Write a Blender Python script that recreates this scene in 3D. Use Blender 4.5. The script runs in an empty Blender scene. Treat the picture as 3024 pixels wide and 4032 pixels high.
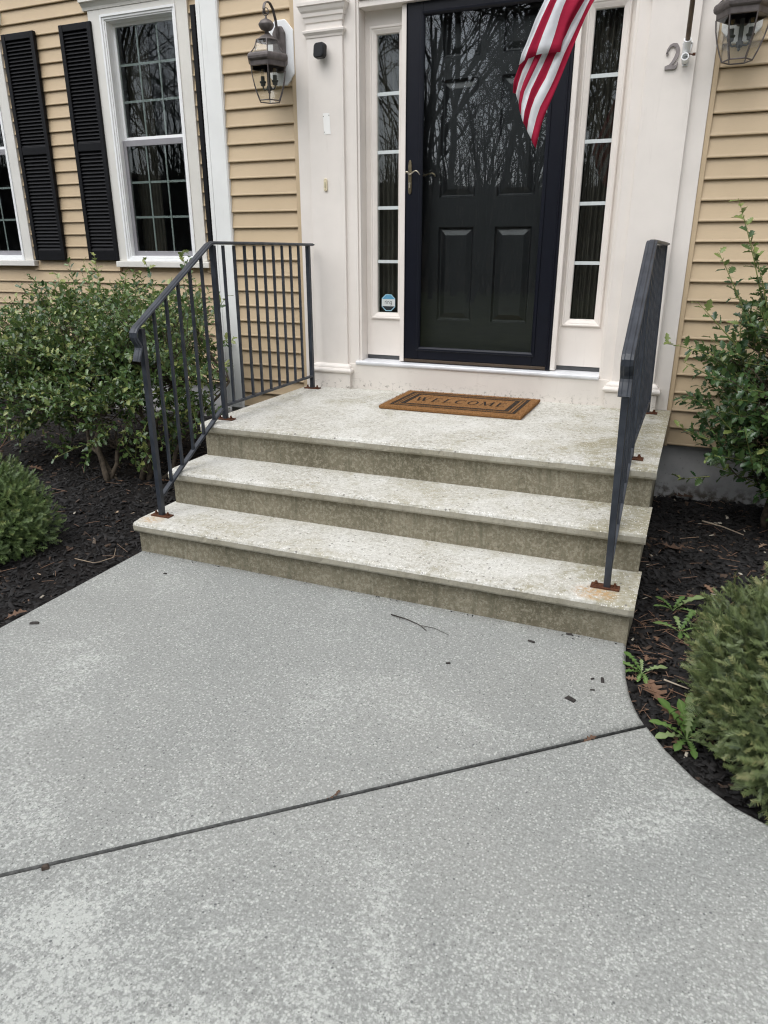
import bpy, math, random
import numpy as np
from mathutils import Matrix, Vector
R = math.radians
random.seed(7)
rng = np.random.default_rng(11)
scene = bpy.context.scene
COL = scene.collection

# ------------------------------------------------------------------ camera
CAM = Vector((2.4292, -4.4655, 1.4283))
YAW, PITCH, ROLL = 0.3998, -0.3524, -0.0003
cam_d = bpy.data.cameras.new('camera')
cam = bpy.data.objects.new('camera', cam_d)
COL.objects.link(cam)
_f = Vector((-math.sin(YAW) * math.cos(PITCH), math.cos(YAW) * math.cos(PITCH), math.sin(PITCH)))
_r = Vector((math.cos(YAW), math.sin(YAW), 0))
_u = _r.cross(_f)
_r2 = _r * math.cos(ROLL) + _u * math.sin(ROLL)
_u2 = -_r * math.sin(ROLL) + _u * math.cos(ROLL)
m = Matrix((_r2, _u2, -_f)).transposed().to_4x4()
m.translation = CAM
cam.matrix_world = m
cam_d.sensor_fit = 'AUTO'
cam_d.sensor_width = 36.0
cam_d.lens = 2834.1 / 4032 * 36.0
cam_d.clip_start = 0.05
cam_d.clip_end = 2000
scene.camera = cam

# ------------------------------------------------------------------ light: overcast sky
SUN_EL, SUN_AZ = R(58), R(200)          # azimuth: direction of the sun, (sin, cos) in x,y
world = bpy.data.worlds.new('World')
scene.world = world
world.use_nodes = True
wt = world.node_tree
wt.nodes.clear()
sky = wt.nodes.new('ShaderNodeTexSky')
sky.sky_type = 'NISHITA'
sky.sun_disc = False
sky.sun_elevation = SUN_EL
sky.sun_rotation = SUN_AZ
sky.air_density = 1.0
sky.dust_density = 2.0
sky.ozone_density = 1.0
hs = wt.nodes.new('ShaderNodeHueSaturation')
hs.inputs['Saturation'].default_value = 0.25     # a cloud deck, not blue sky
bg = wt.nodes.new('ShaderNodeBackground')
bg.inputs['Strength'].default_value = 0.15
wo = wt.nodes.new('ShaderNodeOutputWorld')
wt.links.new(sky.outputs[0], hs.inputs['Color'])
wt.links.new(hs.outputs[0], bg.inputs['Color'])
wt.links.new(bg.outputs[0], wo.inputs['Surface'])
sun_d = bpy.data.lights.new('sun', 'SUN')
sun_d.energy = 1.0
sun_d.angle = R(70)
sun_d.color = (1.0, 1.0, 0.995)
sun = bpy.data.objects.new('sun', sun_d)
COL.objects.link(sun)
_sd = Vector((math.sin(SUN_AZ) * math.cos(SUN_EL), math.cos(SUN_AZ) * math.cos(SUN_EL), math.sin(SUN_EL)))
sun.rotation_euler = (-_sd).to_track_quat('-Z', 'Y').to_euler()
scene.view_settings.view_transform = 'Standard'
scene.view_settings.look = 'None'
scene.view_settings.exposure = 0.90
scene.view_settings.gamma = 1.0
scene.cycles.use_denoising = True
scene.cycles.denoising_prefilter = 'ACCURATE'
scene.cycles.filter_width = 1.15
scene.cycles.max_bounces = 6
scene.cycles.transparent_max_bounces = 16
scene.cycles.sample_clamp_indirect = 6.0

# ------------------------------------------------------------------ helpers
class MB:
    def __init__(s):
        s.v, s.f, s.m = [], [], []
    def add(s, v, f, mat=0):
        o = len(s.v)
        s.v += [tuple(q) for q in v]
        s.f += [tuple(i + o for i in q) for q in f]
        s.m += [mat] * len(f)
        return s
    def box(s, x0, x1, y0, y1, z0, z1, mat=0):
        v = [(x0, y0, z0), (x1, y0, z0), (x1, y1, z0), (x0, y1, z0), (x0, y0, z1), (x1, y0, z1), (x1, y1, z1), (x0, y1, z1)]
        return s.add(v, [(0, 3, 2, 1), (4, 5, 6, 7), (0, 1, 5, 4), (1, 2, 6, 5), (2, 3, 7, 6), (3, 0, 4, 7)], mat)
    def prism(s, prof, axis, a, b, mat=0):
        """profile polygon (two coordinates, in the order of the other axes) extruded from a to b"""
        n = len(prof)
        def P(t, q):
            if axis == 0: return (t, q[0], q[1])
            if axis == 1: return (q[0], t, q[1])
            return (q[0], q[1], t)
        v = [P(a, q) for q in prof] + [P(b, q) for q in prof]
        f = [(i, (i + 1) % n, n + (i + 1) % n, n + i) for i in range(n)]
        f += [tuple(range(n - 1, -1, -1)), tuple(range(n, 2 * n))]
        return s.add(v, f, mat)
    def frame(s, x0, x1, z0, z1, y0, y1, w, mat=0, wb=None, wt=None):
        """four mitred-looking bars round an opening in the x-z plane"""
        wb = w if wb is None else wb
        wt = w if wt is None else wt
        s.box(x0, x0 + w, y0, y1, z0, z1, mat); s.box(x1 - w, x1, y0, y1, z0, z1, mat)
        s.box(x0 + w, x1 - w, y0, y1, z0, z0 + wb, mat); s.box(x0 + w, x1 - w, y0, y1, z1 - wt, z1, mat)
        return s
    def mitre(s, x0, x1, z0, z1, prof, mat=0):
        """moulding: profile [(inset, y)...] swept round a rectangle"""
        n = len(prof); v = []
        for (i, y) in prof:
            v += [(x0 + i, y, z0 + i), (x1 - i, y, z0 + i), (x1 - i, y, z1 - i), (x0 + i, y, z1 - i)]
        f = []
        for k in range(n - 1):
            for j in range(4):
                j2 = (j + 1) % 4
                f.append((4 * k + j, 4 * k + j2, 4 * (k + 1) + j2, 4 * (k + 1) + j))
        return s.add(v, f, mat)
    def tube(s, path, rad, n=6, mat=0, cap=True, sq=None):
        pts = [Vector(q) for q in path]
        rr = rad if isinstance(rad, (list, tuple)) else [rad] * len(pts)
        v, f = [], []
        up = None
        for i, q in enumerate(pts):
            d = (pts[min(i + 1, len(pts) - 1)] - pts[max(i - 1, 0)])
            if d.length < 1e-9: d = Vector((0, 0, 1))
            d.normalize()
            if up is None:
                up = Vector((1, 0, 0)) if abs(d.x) < .9 else Vector((0, 1, 0))
            a = (up - d * up.dot(d)).normalized(); b = d.cross(a); up = a
            for k in range(n):
                t = 2 * math.pi * k / n
                v.append(q + (a * math.cos(t) + b * math.sin(t)) * rr[i])
        for i in range(len(pts) - 1):
            for k in range(n):
                k2 = (k + 1) % n
                f.append((i * n + k, i * n + k2, (i + 1) * n + k2, (i + 1) * n + k))
        if cap:
            f.append(tuple(range(n - 1, -1, -1))); f.append(tuple(range((len(pts) - 1) * n, len(pts) * n)))
        return s.add(v, f, mat)
    def sweep(s, path, section, mat=0, side=Vector((1, 0, 0))):
        """section [(side, up)] swept along a path whose sideways axis stays fixed"""
        pts = [Vector(q) for q in path]; n = len(section); v, f = [], []
        for i, q in enumerate(pts):
            d0 = (q - pts[i - 1]).normalized() if i > 0 else None
            d1 = (pts[i + 1] - q).normalized() if i < len(pts) - 1 else None
            d = (d0 + d1).normalized() if d0 and d1 else (d0 or d1)
            nrm = side.cross(d)
            k = 1.0 / max(.5, (d0.dot(d) if d0 else 1.0))
            for (a, b) in section:
                v.append(q + side * a + nrm * b * k)
        for i in range(len(pts) - 1):
            for k in range(n):
                k2 = (k + 1) % n
                f.append((i * n + k, i * n + k2, (i + 1) * n + k2, (i + 1) * n + k))
        f.append(tuple(range(n - 1, -1, -1))); f.append(tuple(range((len(pts) - 1) * n, len(pts) * n)))
        return s.add(v, f, mat)
    def lathe(s, prof, c, n=16, mat=0, rot=0.0):
        v, f = [], []
        for (r, z) in prof:
            for k in range(n):
                t = 2 * math.pi * k / n + rot
                v.append((c[0] + r * math.cos(t), c[1] + r * math.sin(t), c[2] + z))
        for i in range(len(prof) - 1):
            for k in range(n):
                k2 = (k + 1) % n
                f.append((i * n + k, i * n + k2, (i + 1) * n + k2, (i + 1) * n + k))
        f.append(tuple(range(n - 1, -1, -1))); f.append(tuple(range((len(prof) - 1) * n, len(prof) * n)))
        return s.add(v, f, mat)

BASE = {}
def mesh_from(name, mb, mats, base=(0, 0, 0), smooth=False):
    me = bpy.data.meshes.new(name)
    b = Vector(base)
    me.from_pydata([Vector(q) - b for q in mb.v], [], mb.f)
    for q in (mats if isinstance(mats, (list, tuple)) else [mats]):
        me.materials.append(q)
    if any(mb.m): me.polygons.foreach_set('material_index', mb.m)
    if smooth: me.polygons.foreach_set('use_smooth', [True] * len(me.polygons))
    me.update()
    return me
def fix_normals(me):
    import bmesh
    bm = bmesh.new(); bm.from_mesh(me)
    bmesh.ops.recalc_face_normals(bm, faces=bm.faces)
    bm.to_mesh(me); bm.free()
def tag(o, label=None, cat=None, group=None, kind=None):
    if label: o['label'] = label
    if cat: o['category'] = cat
    if group: o['group'] = group
    if kind: o['kind'] = kind
    return o
def thing(name, label, cat, loc=(0, 0, 0), group=None):
    o = bpy.data.objects.new(name, None)
    o.empty_display_size = .1
    COL.objects.link(o); o.location = loc
    BASE[o] = Vector(loc)
    return tag(o, label, cat, group)
def obj(name, mb, mats, parent=None, smooth=False, bevel=0, loc=None, normals=True, label=None, segs=2):
    """one mesh object; parts keep the base point of their thing as origin"""
    base = BASE[parent] if parent is not None else Vector(loc or (0, 0, 0))
    me = mesh_from(name, mb, mats, base, smooth)
    if normals: fix_normals(me)
    o = bpy.data.objects.new(name, me)
    COL.objects.link(o)
    BASE[o] = base
    if parent is not None: o.parent = parent
    else: o.location = base
    if bevel:
        b = o.modifiers.new('edge', 'BEVEL'); b.width = bevel; b.segments = segs; b.limit_method = 'ANGLE'; b.angle_limit = R(35)
        b.harden_normals = False
    if label: o['label'] = label
    return o
def inst(name, me, parent, loc=(0, 0, 0), mat=None):
    """a part sharing mesh data; loc (or a full matrix) is in world space"""
    o = bpy.data.objects.new(name, me)
    COL.objects.link(o)
    o.parent = parent
    if mat is not None:
        mm = mat.copy(); mm.translation = mm.translation - BASE[parent]
        o.matrix_local = mm
        BASE[o] = BASE[parent]
    else:
        o.location = Vector(loc) - BASE[parent]
        BASE[o] = Vector(loc)
    return o
def lerp(a, b, t): return a + (b - a) * t
def resample(line, n):
    P = np.array(line, float); d = np.r_[0, np.cumsum(np.linalg.norm(np.diff(P, axis=0), axis=1))]
    t = np.linspace(0, d[-1], n)
    return np.stack([np.interp(t, d, P[:, k]) for k in range(P.shape[1])], 1)

# ------------------------------------------------------------------ materials
class NT:
    def __init__(s, name):
        s.mat = bpy.data.materials.new(name); s.mat.use_nodes = True
        s.t = s.mat.node_tree; s.t.nodes.clear()
        s.out = s.t.nodes.new('ShaderNodeOutputMaterial')
        s.p = s.t.nodes.new('ShaderNodeBsdfPrincipled')
        s.t.links.new(s.p.outputs[0], s.out.inputs[0])
        s.geo = s.t.nodes.new('ShaderNodeNewGeometry')
        s.pos = s.geo.outputs['Position']
    def L(s, a, b): s.t.links.new(a, b)
    def set(s, sock, v):
        if hasattr(v, 'links') or hasattr(v, 'is_linked'): s.L(v, sock)
        else:
            if isinstance(v, (tuple, list)) and len(v) == 3 and len(sock.default_value) == 4: v = (*v, 1)
            sock.default_value = v
    def scale(s, vec, k):
        n = s.t.nodes.new('ShaderNodeVectorMath'); n.operation = 'MULTIPLY'; s.L(vec, n.inputs[0]); n.inputs[1].default_value = k
        return n.outputs[0]
    def noise(s, scale, detail=4, rough=.55, vec=None, dist=0):
        n = s.t.nodes.new('ShaderNodeTexNoise'); s.L(vec or s.pos, n.inputs['Vector'])
        n.inputs['Scale'].default_value = scale; n.inputs['Detail'].default_value = detail
        n.inputs['Roughness'].default_value = rough; n.inputs['Distortion'].default_value = dist
        return n.outputs['Fac']
    def voro(s, scale, vec=None, feature='F1', rand=1.0):
        n = s.t.nodes.new('ShaderNodeTexVoronoi'); n.feature = feature; s.L(vec or s.pos, n.inputs['Vector'])
        n.inputs['Scale'].default_value = scale; n.inputs['Randomness'].default_value = rand
        return n
    def ramp(s, v, a, b, lo=0.0, hi=1.0, smooth=True):
        n = s.t.nodes.new('ShaderNodeMapRange'); n.interpolation_type = 'SMOOTHSTEP' if smooth else 'LINEAR'
        s.L(v, n.inputs[0])
        n.inputs[1].default_value, n.inputs[2].default_value, n.inputs[3].default_value, n.inputs[4].default_value = a, b, lo, hi
        return n.outputs[0]
    def math(s, op, a, b=0.0):
        n = s.t.nodes.new('ShaderNodeMath'); n.operation = op
        s.set(n.inputs[0], a); s.set(n.inputs[1], b)
        return n.outputs[0]
    def mix(s, fac, a, b, mode='MIX'):
        n = s.t.nodes.new('ShaderNodeMix'); n.data_type = 'RGBA'; n.blend_type = mode
        s.set(n.inputs[0], fac); s.set(n.inputs[6], a); s.set(n.inputs[7], b)
        return n.outputs[2]
    def sep(s, v):
        n = s.t.nodes.new('ShaderNodeSeparateXYZ'); s.L(v, n.inputs[0]); return n.outputs
    def bump(s, h, strength, dist=.002):
        n = s.t.nodes.new('ShaderNodeBump'); n.inputs['Strength'].default_value = strength; n.inputs['Distance'].default_value = dist
        s.L(h, n.inputs['Height']); s.L(n.outputs[0], s.p.inputs['Normal'])
        return n
    def done(s, col, rough=.6, spec=.5, metal=0.0):
        s.set(s.p.inputs['Base Color'], col); s.set(s.p.inputs['Roughness'], rough)
        s.p.inputs['Specular IOR Level'].default_value = spec; s.p.inputs['Metallic'].default_value = metal
        return s.mat
def plain(name, col, rough=.6, spec=.5, metal=0.0, var=.08, scale=9.0, bump=0.0, bscale=300.0):
    n = NT(name)
    c = n.mix(n.ramp(n.noise(scale, 5), .3, .7), tuple(q * (1 - var) for q in col), tuple(min(1, q * (1 + var)) for q in col))
    if bump: n.bump(n.noise(bscale, 3), bump, .001)
    return n.done(c, rough, spec, metal)

def m_trim(name, col, dirt_z=None):
    n = NT(name)
    c = n.mix(n.ramp(n.noise(3.5, 6), .3, .7), tuple(q * .95 for q in col), tuple(q * 1.03 for q in col))
    st = n.noise(7, 5, .6, n.scale(n.pos, (4, 4, .5)))
    c = n.mix(n.ramp(st, .58, .75, 0, .16), c, (.50, .45, .40))
    if dirt_z:      # mildew flecks on the foot boards
        z = n.sep(n.pos)[2]
        low = n.ramp(z, dirt_z, dirt_z + .10, 1, 0)
        fl = n.ramp(n.noise(42, 6, .7), .52, .68)
        c = n.mix(n.math('MULTIPLY', low, n.math('MULTIPLY', fl, .85)), c, (.10, .085, .06))
        cr = n.ramp(n.noise(9, 6, .7, n.scale(n.pos, (1, 1, 5))), .60, .66)
        c = n.mix(n.math('MULTIPLY', cr, .22), c, (.42, .37, .32))
    n.bump(n.noise(160, 4), .12, .001)
    return n.done(c, .48, .4)
TRIM = m_trim('trim_paint', (.755, .705, .652))
TRIMLOW = m_trim('trim_paint_weathered', (.70, .655, .60), .525)
WHITE = m_trim('white_trim', (.78, .785, .765))
CASING = m_trim('casing_paint', (.70, .685, .64))
VINYL = plain('white_vinyl', (.82, .83, .83), .35, .5, var=.03)

def m_siding():
    n = NT('vinyl_siding')
    g = n.noise(26, 6, .65, n.scale(n.pos, (1, 6, 9)))
    c = n.mix(n.ramp(n.noise(1.7, 4), .3, .7), (.495, .380, .243), (.55, .424, .275))
    c = n.mix(n.ramp(g, .35, .65, 0, .22), c, (.455, .362, .242))
    c = n.mix(n.ramp(n.noise(85, 3), .70, .78, 0, .35), c, (.20, .16, .10))
    n.bump(n.noise(60, 5, .6, n.scale(n.pos, (1, 4, 6))), .22, .0015)
    return n.done(c, .5, .35)
SIDING = m_siding()
FOUND = None
def m_found():
    n = NT('foundation_concrete')
    c = n.mix(n.ramp(n.noise(4, 6), .3, .7), (.38, .383, .386), (.54, .542, .54))
    c = n.mix(n.ramp(n.noise(40, 4, .7), .62, .72, 0, .6), c, (.10, .10, .10))
    z = n.sep(n.pos)[2]
    c = n.mix(n.math('MULTIPLY', n.ramp(z, .02, .14, 1, 0), n.ramp(n.noise(25, 5), .4, .6, .2, 1)), c, (.10, .09, .075))
    n.bump(n.noise(70, 5, .7), .35, .003)
    return n.done(c, .85, .2)
FOUND = m_found()

def m_walk():
    n = NT('exposed_aggregate_concrete')
    x, y, z = n.sep(n.pos)
    big = n.noise(.8, 5, .6, dist=.4)
    c = n.mix(n.ramp(big, .36, .66), (.240, .246, .235), (.282, .284, .268))
    fine = n.noise(120, 4, .75)
    c = n.mix(n.ramp(fine, .36, .64), n.mix(.45, c, (.14, .143, .14)), n.mix(.45, c, (.36, .365, .355)))
    def stones(scale, ch, lo, hi, r0, r1, k, col, c):
        v = n.voro(scale); cc = n.sep(v.outputs['Color'])
        m_ = n.math('MULTIPLY', n.ramp(v.outputs['Distance'], r0, r1, 1, 0), n.ramp(cc[ch], lo, hi))
        return n.mix(n.math('MULTIPLY', m_, k), c, n.mix(cc[1], tuple(q * .82 for q in col), col)), m_
    c, s1 = stones(130, 0, .50, .76, .22, .50, .66, (.53, .537, .515), c)
    c, s2 = stones(92, 2, .88, .94, .20, .42, .62, (.56, .555, .53), c)
    # paler scaled skin, crumbling into grains at its rim; commonest on the near slab
    area = n.math('ADD', n.noise(1.5, 7, .72, dist=.9), n.ramp(y, -2.9, -3.7, -.03, .09))
    grain = n.noise(70, 5, .82)
    worn = n.math('ADD', n.ramp(area, .36, .72, -.16, .085, smooth=False), grain)
    c = n.mix(n.ramp(worn, .455, .60, 0, .56), c, (.54, .552, .525))
    c, s3 = stones(72, 0, .965, .975, .16, .30, .8, (.10, .10, .105), c)
    c, s4 = stones(125, 2, .95, .96, .2, .35, .7, (.085, .085, .085), c)
    c = n.mix(n.ramp(n.noise(.55, 3, .5), .55, .75, 0, .22), c, (.27, .255, .225))
    c = n.mix(1.0, c, (.994, 1.0, .980), 'MULTIPLY')
    h = n.math('ADD', n.math('MULTIPLY', s2, .6), n.math('ADD', n.math('MULTIPLY', s1, .4), fine))
    n.bump(h, .4, .003)
    return n.done(c, .8, .25)
WALK = m_walk()

POSTS = [(.0824, -1.776, .165), (2.228, -1.776, .172)]
def m_step(name, a, b, tread):
    n = NT(name)
    big = n.noise(2.2, 6, .65, dist=.5)
    c = n.mix(n.ramp(big, .33, .66), a, b)
    if tread:
        x, y, z = n.sep(n.pos)
        c = n.mix(n.math('MULTIPLY', n.ramp(n.noise(48, 6, .84), .44, .55), .68), c, (.63, .62, .58))
        c = n.mix(n.ramp(n.noise(70, 6, .84), .53, .63, 0, .8), c, (.21, .20, .155))
        film = n.ramp(n.noise(3.2, 6, .7, dist=.8), .46, .66)
        c = n.mix(n.math('MULTIPLY', film, n.ramp(n.noise(38, 5, .8), .38, .58, .1, .75)), c, (.34, .315, .235))
        # green-brown film towards the unused right end
        end = n.math('ADD', n.ramp(x, 1.75, 2.3, 0, .55), n.ramp(n.noise(5, 6, .7), .35, .75, -.35, .35))
        end = n.math('MULTIPLY', n.ramp(end, .08, .5), n.ramp(n.noise(45, 5, .7), .30, .6, .35, 1))
        c = n.mix(n.math('MULTIPLY', end, .8), c, (.25, .225, .135))
        v = n.voro(52, n.scale(n.pos, (1, 1, 1)))
        cc = n.sep(v.outputs['Color'])
        spk = n.math('MULTIPLY', n.ramp(v.outputs['Distance'], .22, .32, 1, 0), n.ramp(cc[0], .90, .92))
        c = n.mix(n.math('MULTIPLY', spk, .85), c, (.17, .16, .145))
        v3 = n.voro(120)
        c3 = n.sep(v3.outputs['Color'])
        c = n.mix(n.math('MULTIPLY', n.math('MULTIPLY', n.ramp(v3.outputs['Distance'], .3, .4, 1, 0), n.ramp(c3[0], .72, .76)), .7), c, (.78, .765, .72))
        # rust bled from the post feet
        for (px, py, pz) in POSTS:
            d = n.math('ADD', n.math('POWER', n.math('SUBTRACT', x, px - .02), 2.0), n.math('POWER', n.math('MULTIPLY', n.math('SUBTRACT', y, py - .06), 1.25), 2.0))
            d = n.math('ADD', d, n.math('MULTIPLY', n.math('ABSOLUTE', n.math('SUBTRACT', z, pz)), 1.0))
            k = n.math('MULTIPLY', n.ramp(d, .0008, .012, 1, 0), n.ramp(n.noise(55, 4, .7), .35, .62))
            c = n.mix(n.math('MULTIPLY', k, .75), c, (.42, .23, .065))
        h = n.noise(110, 5, .72)
        n.bump(h, .6, .004)
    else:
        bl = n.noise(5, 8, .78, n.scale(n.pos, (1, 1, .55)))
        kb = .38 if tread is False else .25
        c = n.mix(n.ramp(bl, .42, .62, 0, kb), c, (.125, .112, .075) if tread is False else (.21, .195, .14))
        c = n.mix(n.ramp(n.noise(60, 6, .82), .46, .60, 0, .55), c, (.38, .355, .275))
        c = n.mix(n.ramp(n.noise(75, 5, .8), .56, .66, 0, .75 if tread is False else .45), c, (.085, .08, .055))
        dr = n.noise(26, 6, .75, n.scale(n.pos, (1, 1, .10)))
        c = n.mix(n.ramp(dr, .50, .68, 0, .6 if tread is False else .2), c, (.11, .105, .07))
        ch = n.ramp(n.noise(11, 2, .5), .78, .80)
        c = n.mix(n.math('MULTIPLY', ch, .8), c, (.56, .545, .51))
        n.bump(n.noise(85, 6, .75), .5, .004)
    return n.done(c, .85, .2)
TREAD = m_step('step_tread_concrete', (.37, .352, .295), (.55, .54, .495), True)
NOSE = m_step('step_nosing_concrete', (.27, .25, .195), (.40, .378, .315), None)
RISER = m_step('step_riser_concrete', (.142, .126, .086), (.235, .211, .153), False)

IRON = None
def m_iron():
    n = NT('painted_iron')
    c = n.mix(n.ramp(n.noise(14, 5), .35, .7), (.017, .021, .029), (.034, .040, .051))
    c = n.mix(n.ramp(n.noise(55, 6, .7), .64, .76, 0, .5), c, (.07, .05, .035))
    n.bump(n.noise(120, 4), .2, .001)
    return n.done(c, n.ramp(n.noise(20, 4), .3, .7, .34, .55), .5)
IRON = m_iron()
def m_rust():
    n = NT('rusted_steel')
    c = n.mix(n.ramp(n.noise(60, 5, .7), .3, .7), (.055, .022, .013), (.125, .052, .026))
    n.bump(n.noise(140, 5, .7), .6, .002)
    return n.done(c, .85, .2)
RUST = m_rust()
SHUT = plain('black_shutter', (.0032, .0035, .005), .5, .22, var=.2, bump=.15, bscale=120)
DOORBLK = plain('storm_door_navy', (.0032, .0042, .0095), .36, .3, var=.1)
ENTRY = plain('entry_door_black', (.0075, .008, .0088), .42, .5, var=.15)
SWEEP = plain('bronze_sweep', (.062, .042, .027), .5, .4)
ALU = plain('sill_aluminium', (.70, .71, .73), .38, .5, var=.08)
GASKET = plain('grey_gasket', (.075, .077, .08), .7, .3)
MUNT = plain('grille_bar', (.56, .60, .60), .4, .5, var=.04)
MUNTD = plain('grille_bar_inside_glass', (.27, .295, .285), .5, .3, var=.05)
SASH = plain('screen_sash_grey', (.26, .255, .27), .45, .4, var=.06)
PEWTER = plain('antique_brass', (.20, .165, .105), .38, .5, .85, var=.25, scale=40)
PEWTERL = plain('worn_brass', (.50, .45, .36), .3, .5, .9, var=.15, scale=40)
BRONZE = plain('lantern_bronze', (.112, .097, .093), .5, .45, .3, var=.25, scale=30, bump=.2, bscale=200)
DARK = plain('lantern_dark_metal', (.035, .037, .037), .55, .4, var=.2)
BLACKP = plain('black_plastic', (.0035, .0035, .004), .28, .28, var=.05)
IVORY = plain('ivory_plastic', (.66, .58, .40), .4, .5, var=.12, scale=60)
NUMBER = plain('nickel_number', (.25, .225, .22), .45, .5, .5, var=.12, scale=40)
PATCH = plain('bare_primer', (.83, .82, .79), .7, .3, var=.03)
ROOM = plain('dim_interior', (.24, .245, .25), .9, .1, var=.2, scale=2)
CURT = plain('curtain_fabric', (.075, .066, .056), .9, .1, var=.1)
BARK = plain('holly_bark', (.085, .068, .050), .9, .2, var=.35, scale=40, bump=.7, bscale=90)
TWIGM = plain('green_twig', (.17, .19, .06), .7, .3, var=.3, scale=30)
DRYW = plain('dry_wood', (.17, .115, .075), .9, .1, var=.35, scale=50)
WOODS = plain('woodland_bark', (.030, .027, .025), .95, .1, var=.3, scale=2)

def m_glass(name, f0=.06, tint=(.9, .93, .92), rough=0.0, wav=.0):
    """thin pane: clear layer with a fresnel reflection"""
    n = NT(name)
    t = n.t
    t.nodes.remove(n.p)
    tr = t.nodes.new('ShaderNodeBsdfTransparent'); tr.inputs[0].default_value = (*tint, 1)
    gl = t.nodes.new('ShaderNodeBsdfGlossy'); gl.inputs['Roughness'].default_value = rough
    gl.inputs['Color'].default_value = (.93, .96, 1.0, 1)
    dt = t.nodes.new('ShaderNodeVectorMath'); dt.operation = 'DOT_PRODUCT'
    t.links.new(n.geo.outputs['Incoming'], dt.inputs[0]); t.links.new(n.geo.outputs['Normal'], dt.inputs[1])
    c1 = n.math('SUBTRACT', 1.0, n.math('ABSOLUTE', dt.outputs['Value']))
    fr = n.math('ADD', f0 / 2, n.math('MULTIPLY', n.math('POWER', c1, 5.0), 1 - f0 / 2))
    mx = t.nodes.new('ShaderNodeMixShader')
    if wav:
        b = t.nodes.new('ShaderNodeBump'); b.inputs['Strength'].default_value = wav; b.inputs['Distance'].default_value = .01
        t.links.new(n.noise(2.2, 2), b.inputs['Height']); t.links.new(b.outputs[0], gl.inputs['Normal'])
    t.links.new(fr, mx.inputs[0]); t.links.new(tr.outputs[0], mx.inputs[1]); t.links.new(gl.outputs[0], mx.inputs[2])
    t.links.new(mx.outputs[0], n.out.inputs[0])
    return n.mat
GLASS = m_glass('window_glass', .062, (.86, .89, .88), .0, .03)
DOORGLASS = m_glass('storm_door_glass', .10, (.92, .94, .94), .0, .05)
LGLASS = m_glass('lantern_glass', .13, (.965, .97, .955), .02)
BULB = m_glass('bulb_glass', .12, (.93, .93, .92), .02)
def m_fil():
    return plain('filament_gold', (.55, .36, .14), .4, .5, .3)
FIL = m_fil()

def leaf_mat(name, dark, light, young, rough=.3, trans=.12):
    n = NT(name)
    a = n.t.nodes.new('ShaderNodeAttribute'); a.attribute_name = 'tint'
    oi = n.t.nodes.new('ShaderNodeObjectInfo')
    t = n.math('ADD', a.outputs['Fac'], n.math('MULTIPLY', n.math('SUBTRACT', oi.outputs['Random'], .5), .15))
    c = n.mix(n.ramp(t, 0, .7, smooth=False), dark, light)
    c = n.mix(n.ramp(t, .75, 1.0, smooth=False), c, young)
    back = n.geo.outputs['Backfacing']
    c = n.mix(n.math('MULTIPLY', back, .5), c, tuple(min(1, q * 1.5 + .02) for q in light))
    n.p.inputs['Transmission Weight'].default_value = 0
    n.done(c, rough, .5)
    # a little light through the blade
    tl = n.t.nodes.new('ShaderNodeBsdfTranslucent'); n.L(c, tl.inputs[0])
    mx = n.t.nodes.new('ShaderNodeMixShader'); mx.inputs[0].default_value = trans
    n.L(n.p.outputs[0], mx.inputs[1]); n.L(tl.outputs[0], mx.inputs[2]); n.L(mx.outputs[0], n.out.inputs[0])
    return n.mat
HOLLY = leaf_mat('holly_leaf', (.028, .065, .025), (.125, .195, .055), (.25, .28, .09), .24)
YEW = leaf_mat('yew_needles', (.018, .036, .014), (.098, .130, .042), (.25, .24, .10), .5, .1)
YEWL = leaf_mat('yew_needles_green', (.022, .048, .017), (.100, .155, .045), (.21, .24, .08), .5, .1)
DANDE = leaf_mat('dandelion_leaf', (.06, .12, .028), (.125, .215, .055), (.24, .31, .14), .45, .2)
DEAD = leaf_mat('dead_leaf', (.05, .030, .021), (.19, .108, .065), (.38, .29, .20), .8, .1)
def chips_mat():
    n = NT('black_mulch')
    a = n.t.nodes.new('ShaderNodeAttribute'); a.attribute_name = 'tint'
    c = n.mix(n.ramp(a.outputs['Fac'], 0, .85, smooth=False), (.004, .0038, .004), (.016, .0145, .014))
    c = n.mix(n.ramp(a.outputs['Fac'], .955, .975), c, (.07, .045, .03))
    c = n.mix(n.ramp(a.outputs['Fac'], .9955, .997), c, (.42, .38, .31))
    n.bump(n.noise(150, 3), .4, .002)
    return n.done(c, .75, .35)
CHIPS = chips_mat()
SOIL = plain('dark_soil', (.011, .0095, .009), .9, .2, var=.4, scale=60, bump=.9, bscale=120)
LAWN = plain('dormant_lawn', (.055, .062, .028), .95, .1, var=.35, scale=3, bump=.5, bscale=40)

def tint_attr(me, val):
    at = me.attributes.new('tint', 'FLOAT', 'POINT')
    at.data.foreach_set('value', np.broadcast_to(np.asarray(val, np.float32), (len(me.vertices),)).copy())

# ------------------------------------------------------------------ ground, walk and beds (setting)
mb = MB(); mb.box(-160, 160, -160, 60, -.6, -.075)
tag(obj('lawn', mb, LAWN), kind='structure')

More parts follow.
